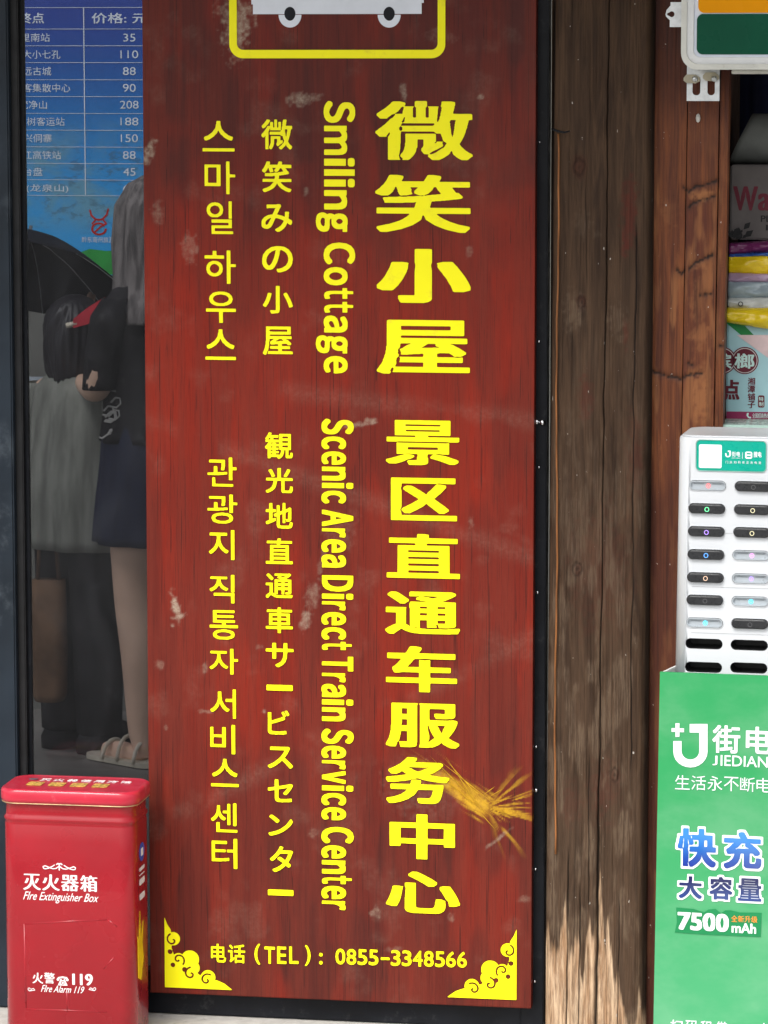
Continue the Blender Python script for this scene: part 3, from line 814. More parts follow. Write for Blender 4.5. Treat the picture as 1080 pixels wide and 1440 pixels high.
for cx_, cy_, an in ((969, 111, 8), (996, 108, -35)):
    X, Z = bp.loc(cx_, cy_); X2, Z2 = bp.loc(cx_ + 9, cy_ + (0 if an > 0 else 3))
    cl_ = mesh('clip', *plate_data([[(X - .009, Z + .002), (X - .004, Z + .008), (X + .012, Z + .008), (X + .02, Z + .002), (X + .02, Z - .004), (X + .012, Z - .008), (X - .004, Z - .007), (X - .009, Z - .003)]], -.112, -.1035), CLIP, br)
    V, Fc = loft_data([[(X2 + r * math.cos(a), y, Z2 + r * math.sin(a)) for a in [2 * math.pi * k / 12 for k in range(12)]] for r, y in ((.0052, -.112), (.0052, -.115), (.003, -.1165))])
    mesh('screw', V, Fc, STEEL, cl_, True)
x0, z0 = lbp.loc(1027, 101); box('bottom_lip', x0, lx0 + LW - .03, -.17, -.11, z0 - .004, lz0 - .0006, CREAM, lb, .001)

# ------------------------------------------------------------------ room behind the window: price poster
IP = Plane(IW - .012)
pz = lambda x, y: IP.loc(x, y)
ps = empty('price_poster', (0, 0, 0)); tag(ps, 'blue travel price poster with a white ruled table, seen through the glass', 'poster')
t = NT('blue poster print'); x = t.n('ShaderNodeSeparateXYZ'); t.l(t.pos, x.inputs[0])
zt, zb2 = pz(100, 0)[1], pz(100, 345)[1]
c = t.mix(t.ramp(x.outputs[2], zb2, zt), (.015, .36, .8), (.012, .05, .33))
mt = t.noise(5, 8, (1, 1, 1.5), .65, .6)
band = t.math('MULTIPLY', t.ramp(x.outputs[2], pz(100, 150)[1], pz(100, 215)[1]), t.ramp(x.outputs[2], pz(100, 350)[1], pz(100, 300)[1]))
band = t.math('MULTIPLY', t.ramp(x.outputs[2], pz(100, 150)[1], pz(100, 230)[1], 0, 1), t.ramp(x.outputs[2], pz(100, 345)[1], pz(100, 290)[1], 0, 1))
c = t.mix(t.math('MULTIPLY', band, t.ramp(mt, .38, .6, 0, .75)), c, (.16, .36, .42))
c = t.mix(t.math('MULTIPLY', band, t.ramp(t.noise(26, 6, (1, 1, 2), .7), .52, .62, 0, .55)), c, (.05, .12, .2))
PB = t.fin(c, .5)
x0, z0 = pz(-60, 385); x1, z1 = pz(226, -90)
box('sheet', x0, x1, IW - .012, IW - .0005, z0, z1, PB, ps, 0)
PW = M('white print', (.75, .82, .9), .5, var=.03)
PGN = M('green print', (.03, .35, .06), .5); PRD = M('red print', (.5, .02, .02), .5)
yP = IW - .0125
def hline(y, xa=-60, xb=226, w_=.7):
    a_, z_ = pz(xa, y); b_, _ = pz(xb, y)
    box('table_rule', a_, b_, yP - .0006, yP, z_ - w_ * .0009, z_ + w_ * .0009, PW, ps, 0)
for k, y in enumerate((11, 41, 64.5, 88, 112, 135.5, 159, 182.5, 206, 229, 252, 274)): hline(y)
a_, zt_ = pz(117.5, 11); _, zb_ = pz(120, 274); xm = pz(119, 140)[0]
box('table_rule', xm - .0013, xm + .0013, yP - .0014, yP - .0008, zb_, zt_, PW, ps, 0)
def ptx(s, x0, y0, x1, y1, d=.012):
    letters('lettering', s, IP, (x0, y0, x1, y1), PW, ps, yP, .0006, dx=d, dy=d, res=60)
ptx('终点', 27, 18, 62, 33, .02); ptx('价格: 元', 129, 18, 207, 33, .02)
for k, (s, x0, x1) in enumerate((('凯里南站', 16, 70), ('荔波大小七孔', 5, 85), ('镇远古城', 19, 72), ('游客集散中心', 19, 99), ('梵净山', 27, 66), ('黄果树客运站', 11, 91), ('肇兴侗寨', 20, 73), ('从江高铁站', 19, 86), ('台盘', 33, 60), ('(龙泉山)', 37, 96))):
    y = 52.8 + k * 23.6
    ptx(s, x0, y - 6, x1, y + 6, .01)
for k, (s, wd) in enumerate((('35', 17), ('110', 25), ('88', 18), ('90', 18), ('208', 26), ('188', 25), ('150', 24), ('88', 18), ('45', 17), ('68', 18))):
    y = 52.8 + k * 23.6
    ptx(s, 182 - wd / 2, y - 5.5, 182 + wd / 2, y + 5.5, .012)
def ox(X, Y):
    D = np.minimum(np.abs(np.hypot((X - 14) / 1.25, Y - 8.5) - 8), 9)
    I = (D < 1.3) & ~((X > 22) & (Y > 9) & (Y < 14))
    I |= dseg(X, Y, [(1, 35), (3, 28), (8, 23), (14, 21), (20, 23), (26, 29), (28, 37)]) < 1.3
    I |= dseg(X, Y, [(4, 16), (10, 22), (20, 22), (25, 16), (17, 12), (8, 4)]) < 1.2
    return I
o_ = pz(126, 330)
raster_plate('ox_emblem', ox, 30, 38, 4, lambda a, b: (o_[0] + a * .00193, o_[1] + b * .00193), yP - .0006, yP, PRD, ps)
ptx('黔东南州旅游', 115, 333, 160, 341, .01)
mesh('green_swoosh', *plate_data([[pz(126, 350), pz(150, 353), pz(226, 347), pz(226, 386), pz(-20, 386), pz(60, 374)]], yP - .0006, yP), PGN, ps)
pn = Plane(IW - .004)
a_ = pn.box(39, 530, 75, 547)
tag(box('paper_note', a_[0], a_[1], IW - .004, IW - .001, a_[2], a_[3], M('pale blue paper', (.4, .45, .5), .6), bev=0), 'small pale blue paper strip stuck on the plaster wall', 'paper')

# ------------------------------------------------------------------ people in the room
def gnd(px, py, z=0.0):
    d = fw + rt * ((px - 540) / F) - up * ((py - 720) / F)
    return CAM + d * ((z - CAM.z) / d.z)

def skin(name, joints, bones, mat, parent, sub=2, root=0):
    me = bpy.data.meshes.new(name); me.from_pydata([j[:3] for j in joints], bones, []); me.update()
    o = bpy.data.objects.new(name, me); COL.objects.link(o)
    m = o.modifiers.new('s', 'SKIN'); m.use_smooth_shade = True
    for k, j in enumerate(joints):
        r = j[3]; me.skin_vertices[0].data[k].radius = (r, r) if not isinstance(r, tuple) else r
        me.skin_vertices[0].data[k].use_root = k == root
    s = o.modifiers.new('b', 'SUBSURF'); s.levels = sub; s.render_levels = sub
    bpy.context.view_layer.update()
    ev = bpy.data.meshes.new_from_object(o.evaluated_get(bpy.context.evaluated_depsgraph_get()))
    COL.objects.unlink(o); bpy.data.objects.remove(o); bpy.data.meshes.remove(me)
    ev.name = name; ev.materials.clear(); ev.materials.append(mat)
    o = bpy.data.objects.new(name, ev); COL.objects.link(o); o.parent = parent
    return o

def body(mat, parent, H, arms, fist=None):
    """standing figure facing -y; arms = ((elbow, wrist) left, (elbow, wrist) right) in units of height"""
    J, B = [], []
    def j(x, y, z, r, p=None):
        J.append((x * H, y * H, z * H, r * H if not isinstance(r, tuple) else (r[0] * H, r[1] * H)))
        if p is not None: B.append((p, len(J) - 1))
        return len(J) - 1
    pel = j(0, 0, .53, (.085, .065)); sp = j(0, 0, .62, (.075, .055), pel); ch = j(0, 0, .74, (.085, .06), sp)
    nk = j(0, .005, .825, .034, ch); hb = j(0, 0, .87, .05, nk); hd = j(0, -.008, .925, (.052, .06), hb); j(0, 0, .965, .042, hd)
    j(0, -.068, .9, .011, hd)                            # nose
    for s in (-1, 1): j(s * .056, .004, .908, .01, hd)   # ears
    for s in (-1, 1):
        hip = j(s * .052, 0, .49, .056, pel); kn = j(s * .052, -.008, .285, .036, hip); ca = j(s * .053, .008, .2, .036, kn)
        an = j(s * .053, .006, .045, .021, ca); he = j(s * .053, .018, .02, .019, an); j(s * .056, -.05, .014, (.024, .013), he); j(s * .058, -.085, .01, (.02, .009), len(J) - 1)
    for s, (el, wr) in zip((-1, 1), arms):
        sh = j(s * .105, 0, .795, .034, ch); e = j(*el, .025, sh); wv = j(*wr, .016, e)
        dv = (Vector(wr) - Vector(el)).normalized(); side = dv.cross(Vector((0, 0, 1))).normalized() if abs(dv.z) < .95 else Vector((0, 1, 0))
        pal = Vector(wr) + dv * .035; pv = j(*pal, (.02, .012), wv)
    o = skin('body', J, B, mat, parent)
    # fingers, each its own short chain rooted in the palm
    bm = bmesh.new(); bm.from_mesh(o.data)
    for s, (el, wr) in zip((-1, 1), arms):
        dv = (Vector(wr) - Vector(el)).normalized(); side = dv.cross(Vector((0, 0, 1))).normalized() if abs(dv.z) < .95 else Vector((0, 1, 0))
        nrm = dv.cross(side)
        for k, ln in enumerate((.036, .042, .045, .04)):
            p0 = Vector(wr) + dv * .04 + side * (.009 * (k - 1.5)); p1 = p0 + dv * ln * .5; p2 = p1 + dv * ln * .3 - nrm * ln * .25; p3 = p2 + dv * ln * .1 - nrm * ln * .3
            V, Fc = tube_data([q * H for q in (p0, p1, p2, p3)], 0, 6, [.0062 * H, .0058 * H, .005 * H, .0035 * H])
            vs = [bm.verts.new(v) for v in V]; [bm.faces.new([vs[i] for i in q]) for q in Fc]
        p0 = Vector(wr) + dv * .012 + side * .012; p1 = p0 + dv * .02 + side * .018; p2 = p1 + dv * .02 - nrm * .006
        V, Fc = tube_data([q * H for q in (p0, p1, p2)], 0, 6, [.008 * H, .0065 * H, .0045 * H])
        vs = [bm.verts.new(v) for v in V]; [bm.faces.new([vs[i] for i in q]) for q in Fc]
    bm.to_mesh(o.data); bm.free()
    o.data.polygons.foreach_set('use_smooth', [True] * len(o.data.polygons))
    return o

def garment(name, rings, mat, parent, n=56, fold=.06, nf=9, seed=0, thick=.004, open_=True):
    """cloth shell round the body: rings of (cx, cy, z, rx, ry), with folds that deepen downwards"""
    out = []
    m = len(rings)
    Rg = []
    for k in range(m - 1):
        for q in np.linspace(0, 1, 6, endpoint=(k == m - 2)): Rg.append([rings[k][i] * (1 - q) + rings[k + 1][i] * q for i in range(5)])
    rs_ = random.Random(seed); ph = [rs_.uniform(0, 6.28) for _ in range(4)]
    def mk(off):
        V = []
        for k, (cx, cy, z, rx, ry) in enumerate(Rg):
            f = fold * (.25 + .75 * k / len(Rg))
            V.append([(cx + (rx - off) * (1 + g) * math.cos(a), cy + (ry - off) * (1 + g) * math.sin(a), z)
                      for a in [2 * math.pi * i / n for i in range(n)]
                      for g in [f * (math.sin(a * nf + ph[0] + z * 6) * .6 + math.sin(a * (nf * 2 - 3) + ph[1] - z * 9) * .4)]])
        return V
    V, Fc = loft_data(mk(0) + mk(thick)[::-1], False)
    nn = len(Rg) * n * 2
    for j in range(n): Fc.append(((len(Rg) * 2 - 1) * n + j, (len(Rg) * 2 - 1) * n + (j + 1) % n, (j + 1) % n, j))
    return mesh(name, V, Fc, mat, parent, True)

SKIN = M('pale skin', (.66, .44, .32), .5, var=.08, scale=12)
HAIRM = M('black hair', (.018, .016, .02), .4, var=.4, scale=60, stretch=(6, 6, .5))
NAVY = M('navy cotton', (.022, .026, .05), .8, var=.25, scale=18, stretch=(4, 4, .5), spec=.08)
GREYC = M('grey gauze scarf', (.15, .135, .13), .8, var=.6, scale=11, stretch=(5, 5, .6))
KHAKI = M('grey green shirt cloth', (.2, .205, .18), .85, var=.35, scale=9, stretch=(3, 3, .4), spec=.08)
BLKC = M('black cotton', (.02, .019, .021), .85, var=.4, scale=20, dirt=((.12, .12, .12), 30, .5), spec=.08)
BLUEP = M('dark blue print', (.02, .022, .12), .7, var=.5, scale=50, dirt=((.18, .16, .3), 80, .8), spec=.08)
STRAP = M('cream leather', (.55, .5, .4), .6)
BAGM = M('brown canvas', (.16, .09, .05), .85, var=.35, scale=16, dirt=((.3, .2, .14), 20, .5))

# woman with a gauze head scarf, facing left
ga = gnd(224, 1068)
A = empty('person', (ga.x, ga.y, 0), R(-122)); tag(A, 'person in grey head scarf, dark blue top and navy skirt, holding something red', 'person')
HA = 1.5
body(SKIN, A, HA, (((-.14, -.06, .66), (-.09, -.185, .745)), ((.125, -.02, .655), (.05, -.13, .66))))
scarf = garment('head_scarf', [(0, .0, 1.535, .03, .035), (0, .01, 1.515, .07, .08), (0, .012, 1.46, .1, .115), (0, .015, 1.36, .112, .125), (0, .03, 1.25, .12, .135), (0, .05, 1.2, .14, .14), (0, .06, 1.16, .15, .12)], GREYC, A, n=96, fold=.13, nf=13, seed=2)
mesh('crown', *loft_data([[(.03 * math.cos(a), .035 * math.sin(a), 1.5355) for a in [2 * math.pi * k / 16 for k in range(16)]], [(.01 * math.cos(a), .012 * math.sin(a), 1.54) for a in [2 * math.pi * k / 16 for k in range(16)]]]), GREYC, scarf, True)
garment('hair', [(0, .035, 1.3, .085, .07), (0, .05, 1.2, .095, .07), (0, .07, 1.05, .1, .06), (0, .08, .93, .06, .04)], BLUEP, A, fold=.1, nf=11, seed=4)
garment('top', [(0, .0, 1.285, .055, .05), (0, 0, 1.245, .13, .085), (0, 0, 1.2, .175, .1), (0, 0, 1.08, .155, .12), (0, 0, .93, .15, .13), (0, 0, .85, .16, .14)], BLKC, A, fold=.05, nf=7, seed=5)
garment('skirt', [(0, 0, .97, .13, .11), (0, 0, .85, .16, .13), (0, 0, .7, .17, .145), (0, 0, .585, .175, .155)], NAVY, A, fold=.06, nf=8, seed=6)
for s in (-1, 1):
    garment('sleeve', [(s * .145, 0, 1.225, .03, .04), (s * .16, -.005, 1.18, .05, .055), (s * .175, -.02, 1.08, .044, .05), (s * .175, -.035, .99, .04, .047)], BLKC, A, n=24, fold=.06, nf=5, seed=7)
    sd = mesh('sandal', *loft_data([[(p[0], p[1], z) for p in rr(.085, .25, .04, 5, s * .083, -.045)] for z in (.001, .014)]), STRAP, A)
    for yy, zz in ((-.085, .045), (-.03, .062), (.03, .055)):
        mesh('strap', *tube_data([(s * .083 + .043 * math.cos(a), yy, .01 + zz * math.sin(a)) for a in [math.pi * k / 10 for k in range(11)]], .006, 6), STRAP, sd, True)
rp = Plane(ga.y - .03)
a0, b0 = rp.loc(103, 455), rp.loc(147, 432)
rdp = empty('folding_fan', (0, 0, 0)); tag(rdp, 'small red folding fan held up behind the glass', 'fan')
RDC = M('red paper', (.5, .02, .04), .6, var=.2)
mesh('leaf', *loft_data([[(a0[0] + (b0[0] - a0[0]) * u, ga.y - .03 + q, a0[1] + (b0[1] - a0[1]) * u + hh * (.012 + .014 * u)) for u, hh in ((0, -1), (.5, -1.15), (1, -1), (1, 1), (.5, 1.2), (0, 1))] for q in (0, .012)]), RDC, rdp)
mesh('handle', *tube_data([(a0[0] - .02, ga.y - .024, a0[1] - .006), (a0[0] + .01, ga.y - .024, a0[1])], .007, 8), STRAP, rdp, True)

# child in a loose grey green shirt, under a black umbrella
gb = gnd(116, 1052)
Bq = empty('person', (gb.x, gb.y, 0), R(150)); tag(Bq, 'person in a loose grey green overshirt and black trousers under the black umbrella', 'person')
HB = 1.22
um_top = Vector((-.05, -.06, 1.42))
body(SKIN, Bq, HB, (((-.13, .0, .64), (-.12, -.1, .6)), ((.15, .0, .64), (.17, -.03, .5))))
garment('overshirt', [(0, 0, 1.03, .045, .045), (0, 0, 1.0, .1, .08), (-.01, 0, .97, .15, .09), (-.01, 0, .88, .155, .11), (-.01, .005, .7, .165, .13), (-.01, .005, .55, .175, .135)], KHAKI, Bq, fold=.07, nf=8, seed=8)
for s in (-1, 1):
    garment('sleeve', [(s * .13, 0, .98, .045, .055), (s * .16, 0, .88, .055, .06), (s * .175, -.01, .76, .06, .065)], KHAKI, Bq, n=24, fold=.07, nf=5, seed=9)
    garment('trouser_leg', [(s * .06, 0, .62, .075, .09), (s * .063, 0, .4, .07, .08), (s * .064, 0, .22, .062, .07), (s * .065, 0, .05, .055, .062)], BLKC, Bq, n=28, fold=.07, nf=6, seed=10)
    mesh('shoe', *loft_data([[(s * .065 + p[0] * q, p[1] * q - .03, z) for p in rr(.08, .2, .035, 5)] for q, z in ((1, .001), (1.02, .03), (.85, .06), (.5, .075))]), BLKC, Bq, True)
hr = bmesh.new(); bmesh.ops.create_icosphere(hr, subdivisions=5, radius=1)
for v in hr.verts:
    k = 1 + .05 * math.sin(v.co.x * 9 + v.co.z * 5)
    if v.co.y < -.55 and v.co.z < .35: v.co.y = -.55
    a_ = math.atan2(v.co.y, v.co.x); k += .035 * math.sin(a_ * 23) + .02 * math.sin(a_ * 41 + v.co.z * 5)
    lowz = max(0, -v.co.z)
    v.co = Vector((v.co.x * (.074 + .012 * lowz) * k, v.co.y * .086 * k + .012 + .02 * lowz, v.co.z * .095 - .09 * lowz ** 1.5 * (v.co.y > -.3) + 1.125))
from_bm('hair', hr, HAIRM, Bq, True)
WPR = M('white textile print', (.4, .39, .37), .8)
tp = Plane(ga.y - .13)
def squig(s, x0, y0, x1, y1, w_):
    X0, X1, Z0, Z1 = tp.box(x0, y0, x1, y1)
    rs_ = random.Random(s)
    for k in range(5):
        c0 = (rs_.uniform(X0, X1), rs_.uniform(Z0, Z1))
        pts_ = [(c0[0] + w_ * math.cos(q * .9 + s) * (1 + q * .1), ga.y - .13, c0[1] + w_ * math.sin(q * 1.1)) for q in range(6)]
        yield tube_data(pts_, .0028, 5)
o = mesh('textile_print', *merge(*[d for s, bb in enumerate(((146, 520, 156, 545), (150, 560, 162, 590), (150, 598, 170, 620))) for d in squig(s + 3, *bb, .014)]), WPR)
o.parent = A; o.matrix_parent_inverse = Matrix.LocRotScale(A.location, A.rotation_euler, None).inverted()

# umbrella
uc = Plane(gb.y + .12).w(30, 395)
um = empty('umbrella', (uc.x, uc.y, uc.z)); tag(um, 'open black umbrella tilted back held over the person in the grey green overshirt', 'umbrella')
um.rotation_euler = (R(-26), R(4), 0)
UMB = M('black umbrella cloth', (.012, .013, .018), .75, var=.3, scale=14, spec=.08)
V, Fc = [], []; nu, nr = 48, 8
for r_ in range(nr + 1):
    q = r_ / nr
    for k in range(nu):
        a = 2 * math.pi * k / nu; sc = 1 - .05 * q * abs(math.sin(a * 4))
        V.append((.27 * q * sc * math.cos(a), .27 * q * sc * math.sin(a), .13 * math.cos(q * 1.45)))
for r_ in range(nr):
    for k in range(nu):
        a, b = r_ * nu + k, r_ * nu + (k + 1) % nu; Fc.append((a, a + nu, b + nu, b))
c_ = mesh('canopy', V, Fc, UMB, um, True); so_ = c_.modifiers.new('t', 'SOLIDIFY'); so_.thickness = .002
mesh('shaft', *tube_data([(0, 0, .16), (0, 0, -.45)], .005, 8), STEEL, um, True)
mesh('grip', *tube_data([(0, 0, -.42), (0, 0, -.53)], .011, 10), BLKC, um, True)
for k in range(8):
    a = 2 * math.pi * k / 8
    mesh('rib', *tube_data([(.27 * q * math.cos(a), .27 * q * math.sin(a), .13 * math.cos(q * 1.45) - .003) for q in (0, .25, .5, .75, 1)], .0016, 5), STEEL, um)
# brown tote bag beside the child
bgp = Plane(gb.y - .1)
X0, X1, Z0, Z1 = bgp.box(44, 815, 94, 985)
tb = empty('tote_bag', ((X0 + X1) / 2, gb.y - .1, 0)); tag(tb, 'brown canvas tote bag hanging low behind the glass', 'bag')
wb = X1 - X0
mesh('bag_body', *loft_data([[(p[0] * q, p[1], z) for p in rr(wb, .07, .03, 5)] for q, z in ((.75, Z0), (.95, Z0 + .02), (1, (Z0 + Z1) / 2), (.92, Z1))]), BAGM, tb, True)
mesh('handle', *tube_data([(-wb * .3, 0, Z1 - .01), (-wb * .22, 0, Z1 + .12), (0, 0, Z1 + .17), (wb * .22, 0, Z1 + .12), (wb * .3, 0, Z1 - .01)], .006, 6), BAGM, tb, True)

# ------------------------------------------------------------------ red extinguisher box
EB_R = M('red painted tin', (.31, .0055, .0135), .28, 0, .4, .14, 5, ((.25, .01, .02), 7, .5), .12, 7)
EB_L = M('red painted tin lid', (.5, .02, .045), .35, 0, .4, .12, 9, ((.62, .2, .22), 30, .45))
GOLD = M('bare tin edge', (.5, .36, .2), .4, .6, var=.3)
YF2 = -.235; ep = Plane(YF2)
eb = empty('fire_extinguisher_box', (0, 0, 0)); tag(eb, 'red tin fire extinguisher box with a lid standing in front of the shop window', 'fire extinguisher box')
ex0, ex1 = ep.loc(-.5, 1250)[0], ep.loc(191, 1250)[0]; ezl = ep.loc(100, 1119)[1]
ecx, ew, ed = (ex0 + ex1) / 2, ex1 - ex0, .142; ecy = YF2 + ed / 2
zz = ezl - .003
def er_(z, ins, r=.03): return [(p[0], p[1], z) for p in rr(ew - .008 - 2 * ins, ed - .008 - 2 * ins, r, 8, ecx, ecy)]
g = lambda y: ep.loc(100, y)[1]
prof = [(0.001, .004), (.006, 0), (g(1163), 0), (g(1160), .0012), (g(1157), -.0012), (g(1154), -.0015), (g(1151), .001), (g(1148), .0015), (g(1137), .0015), (g(1134), -.0006), (g(1131), .0018), (g(1118), .002)]
bod = mesh('body', *loft_data([er_(z, i) for z, i in prof]), EB_R, eb, True)
lidp = [(g(1132.5), .0035, GOLD), (g(1131.5), -.001), (g(1127), -.0025), (g(1117), -.0025), (g(1114), -.001), (g(1112.5), .002)]
def lr_(z, ins): return [(p[0], p[1], z) for p in rr(ew - 2 * ins, ed - 2 * ins, .034, 8, ecx, ecy)]
lid = mesh('lid', *loft_data([lr_(q[0], q[1]) for q in lidp[1:]] + [lr_(g(1113), .006), lr_(g(1113.4), .007)]), EB_L, eb, True)
mesh('rim_bead', *loft_data([lr_(g(1133.2), .0005), lr_(g(1132.8), -.0012), lr_(g(1131.7), -.0014), lr_(g(1131.4), .001)]), GOLD, lid, True)
for o in (bod, lid):
    o.data.polygons[-1].use_smooth = False; o.data.polygons[-2].use_smooth = False
WP = M('white enamel print', (.8, .74, .74), .4, var=.04)
yE = YF2 + .0037
def et(s, x0, y0, x1, y1, d=(.02, .012), nm='lettering', **k):
    return letters(nm, s, ep, (x0, y0, x1, y1), WP, eb, yE, .0006, dx=d[0], dy=d[1], **k)
for k, s in enumerate('灭火器箱'): et(s, 32 + k * 26.7, 1229.5 + k * .8, 56.5 + k * 26.7, 1252 + k * .8, (.036, .006), res=70)
et('FIre Extinguisher Box', 32, 1256, 138, 1271, (.012, .006), shear=.45, res=60)
for k, s in enumerate('火警'): et(s, 45 + k * 16.5, 1368.5, 60 + k * 16.5, 1383.5, (.03, .008), res=60)
et('119', 101, 1370, 130, 1386, (.05, .01), res=70)
et('FIre Alarm 119', 57, 1387, 118, 1396.5, (.012, .006), shear=.45, res=60)
def phone(X, Y):
    I = (np.abs(Y - 4) < 4.2) & (np.abs(X - 9) < 7.2 - .42 * Y)
    I |= (np.abs(Y - 8.6) < 1.2) & ((np.abs(X - 6.4) < 1) | (np.abs(X - 11.6) < 1))
    I &= ~(np.abs(np.hypot(X - 9, Y - 4) - 2.3) < .55)
    I |= dseg(X, Y, [(2, 9.6), (3.4, 11.8), (9, 12.9), (14.6, 11.8), (16, 9.6)]) < 1.35
    I |= (np.hypot(X - 2.2, Y - 9) < 2) | (np.hypot(X - 15.8, Y - 9) < 2)
    return I
o_ = ep.loc(79, 1386); raster_plate('telephone_mark', phone, 18, 16, 4, lambda a, b: (o_[0] + a * .00131, o_[1] + b * .00122), yE - .0006, yE, WP, eb)
def scroll(X, Y):
    I = np.zeros(X.shape, bool)
    for s in (-1, 1):
        P = [(26 + s * a, b) for a, b in ((1, 6), (5, 3), (10, 2.5), (16, 4.5), (21, 6.5), (24, 5), (23, 2.5), (20, 2), (16, 3), (10, 6), (7, 8))]
        I |= dseg(X, Y, P) < .7
    I |= dseg(X, Y, [(26, 1), (26, 9)]) < .8; I |= dseg(X, Y, [(22, 9), (24, 10.5), (26, 9.5), (28, 10.5), (30, 9)]) < .8
    return I
o_ = ep.loc(58, 1224); raster_plate('scroll_ornament', scroll, 52, 12, 4, lambda a, b: (o_[0] + a * .00131, o_[1] + b * .00131), yE - .0006, yE, WP, eb)
def scr2(X, Y): return (dseg(X, Y, spiral(4, 3, 1, 3, 0, 1)) < .45) | (dseg(X, Y, [(4, 0), (12, 1.5), (10, 4), (7, 3)]) < .45)
for x_, sgn in ((37, 1), (136, -1)):
    o_ = ep.loc(x_, 1394); raster_plate('scroll_ornament', scr2, 13, 6, 5, lambda a, b: (o_[0] + sgn * a * .00131, o_[1] + b * .00131), yE - .0006, yE, WP, eb)
# pressed ridges of the front and dents
def ridge(x0, y0, x1, y1, nm='pressed_ridge', r=.0022):
    p, q = ep.loc(x0, y0), ep.loc(x1, y1)
    mesh(nm, *tube_data([(p[0], yE + .0019, p[1]), (q[0], yE + .0019, q[1])], r, 8), EB_R, bod, True)
ridge(36, 1420, 150, 1424); ridge(34, 1300, 150, 1294); ridge(33, 1300, 36, 1418); ridge(93, 1394, 94, 1424)
ridge(160, 1347, 145, 1363); ridge(150, 1294, 164, 1304)
# side face print
sidex = ex1 - .004 + .0004
def side_plate(nm, y_, z_, w_, h_, mat, outline=None):
    pl = outline or rr(w_, h_, .003, 4)
    V, Fc = plate_data([[(y_ + a, z_ + b) for a, b in pl]], 0, .0006)
    return mesh(nm, [(sidex - v[1] + .0006, v[0], v[2]) for v in V], Fc, mat, eb)
sy = ecy
side_plate('side_emblem', sy - .005, g(1205), .04, .03, M('blue print', (.03, .08, .4), .4), [(.02 * math.cos(R(a)), .018 * math.sin(R(a))) for a in range(0, 360, 20)])
side_plate('side_emblem', sy - .005, g(1205), .018, .015, WP) .location = (.0003, 0, 0)
for k, (yy, hh) in enumerate(((1228, .007), (1236, .002), (1246, .012), (1267, .012))): side_plate('side_text', sy - .005, g(yy), .04, hh, WP)
side_plate('flame_print', sy - .02, g(1340), 0, 0, M('yellow print', (.8, .5, .01), .4), [(-.024, -.05), (.0, -.06), (.022, -.02), (.012, .01), (.02, .05), (.0, .02), (-.005, .075), (-.018, .02), (-.025, .03)])
# print on the lid
lz = g(1113.4) + .0008
def lidprint(nm, V2, Fc, mat):
    return mesh(nm, [(x_, y_, lz + h_) for x_, h_, y_ in V2], Fc, mat, lid)
YP = M('gold picture print', (.6, .36, .08), .5, var=.7, scale=150)
for k in range(4):
    cx_ = ecx - .075 + k * .042
    V, Fc = plate_data([rr(.03, .034, .004, 3, cx_, ecy - .012)], -.0005, 0)
    lidprint('picture', [(a, -b, c_) for a, b, c_ in V], Fc, YP)
for k, s in enumerate('灭火器使用方法'):
    Ls, _ = ink(s, .02, .02, res=60); V, Fc = plate_data(place(Ls, (ecx - .075 + k * .026, ecx - .055 + k * .026, ecy + .018, ecy + .038)), -.0005, 0)
    lidprint('lettering', [(a, -b, c_) for a, b, c_ in V], Fc, WP)
V, Fc = plate_data([rr(.018, .016, .007, 4, ecx - .09, ecy + .03)], -.0005, 0); lidprint('picture', [(a, -b, c_) for a, b, c_ in V], Fc, M('grey print', (.15, .1, .12), .5))

# ------------------------------------------------------------------ green stand and the power bank station in it
ROT = R(-3.1)
tmp = Plane(-.36)
SX0 = tmp.w(1027, 900).x
gp = Plane(-.36, ROT, SX0)                    # front face of the green stand
gs = empty('display_stand', (SX0, -.36, 0), ROT); tag(gs, 'green advertising stand with white and blue Chinese lettering under the power bank station', 'stand')
GRN = print_mat('green printed board', (.06, .33, .14), (.03, .29, .095), .1, .62, .38)
GWH = M('white card edge', (.78, .8, .78), .5, var=.04)
gl0, gl1 = gp.loc(919, 1435)[0], gp.loc(928, 945)[0]
gt = gp.loc(928, 945)[1]; gt2 = gp.loc(1040, 950)[1]; gw = .262; gh_b = gp.loc(919, 1435)[1]
# front board, slightly wider at the foot
sl_ = (gl0 - gl1) / (gt - gh_b)
gb0 = gl1 + sl_ * gt
mesh('front_panel', *plate_data([[(gb0, .002), (gl1 + gw - sl_ * gt, .002), (gl1 + gw, gt), (gl1, gt)]], 0, .006), GRN, gs)
back_l = gl1 + .045
for s in (0, 1):
    a0, a1 = (gl1, back_l) if s == 0 else (gl1 + gw, gl1 + gw - .045)
    b0 = gb0 if s == 0 else gl1 + gw - sl_ * gt
    q = .004 if s == 0 else -.004
    zt2 = gt - .002
    V, Fc = loft_data([[(b0 + (0 if z < .1 else a0 - b0), .0062, z), (a1 + (b0 - a0 if z < .1 else 0), .235, z), (a1 + q + (b0 - a0 if z < .1 else 0), .235, z), (b0 + q + (0 if z < .1 else a0 - b0), .0062, z)] for z in (.002, zt2)])
    mesh('side_panel', V, Fc, GWH, gs)
box('back_panel', back_l + .005, gl1 + gw - .05, .23, .235, .002, gt - .004, GWH, gs, 0)
shz = gt - .075
mesh('inner_shelf', *loft_data([[(gl1 + .006, .008, z), (gl1 + gw - .006, .008, z), (gl1 + gw - .052, .228, z), (back_l + .006, .228, z)] for z in (shz - .006, shz)]), GWH, gs)
GW = M('white board print', (.82, .84, .86), .4, var=.02)
yG = -.0006
def gt_(s, x0, y0, x1, y1, mat=None, y=None, nm='lettering', dx=.02, dy=.02, **k):
    return letters(nm, s, gp, (x0, y0, x1, y1), mat or GW, gs, yG if y is None else y, .0006, dx=dx, dy=dy, **k)
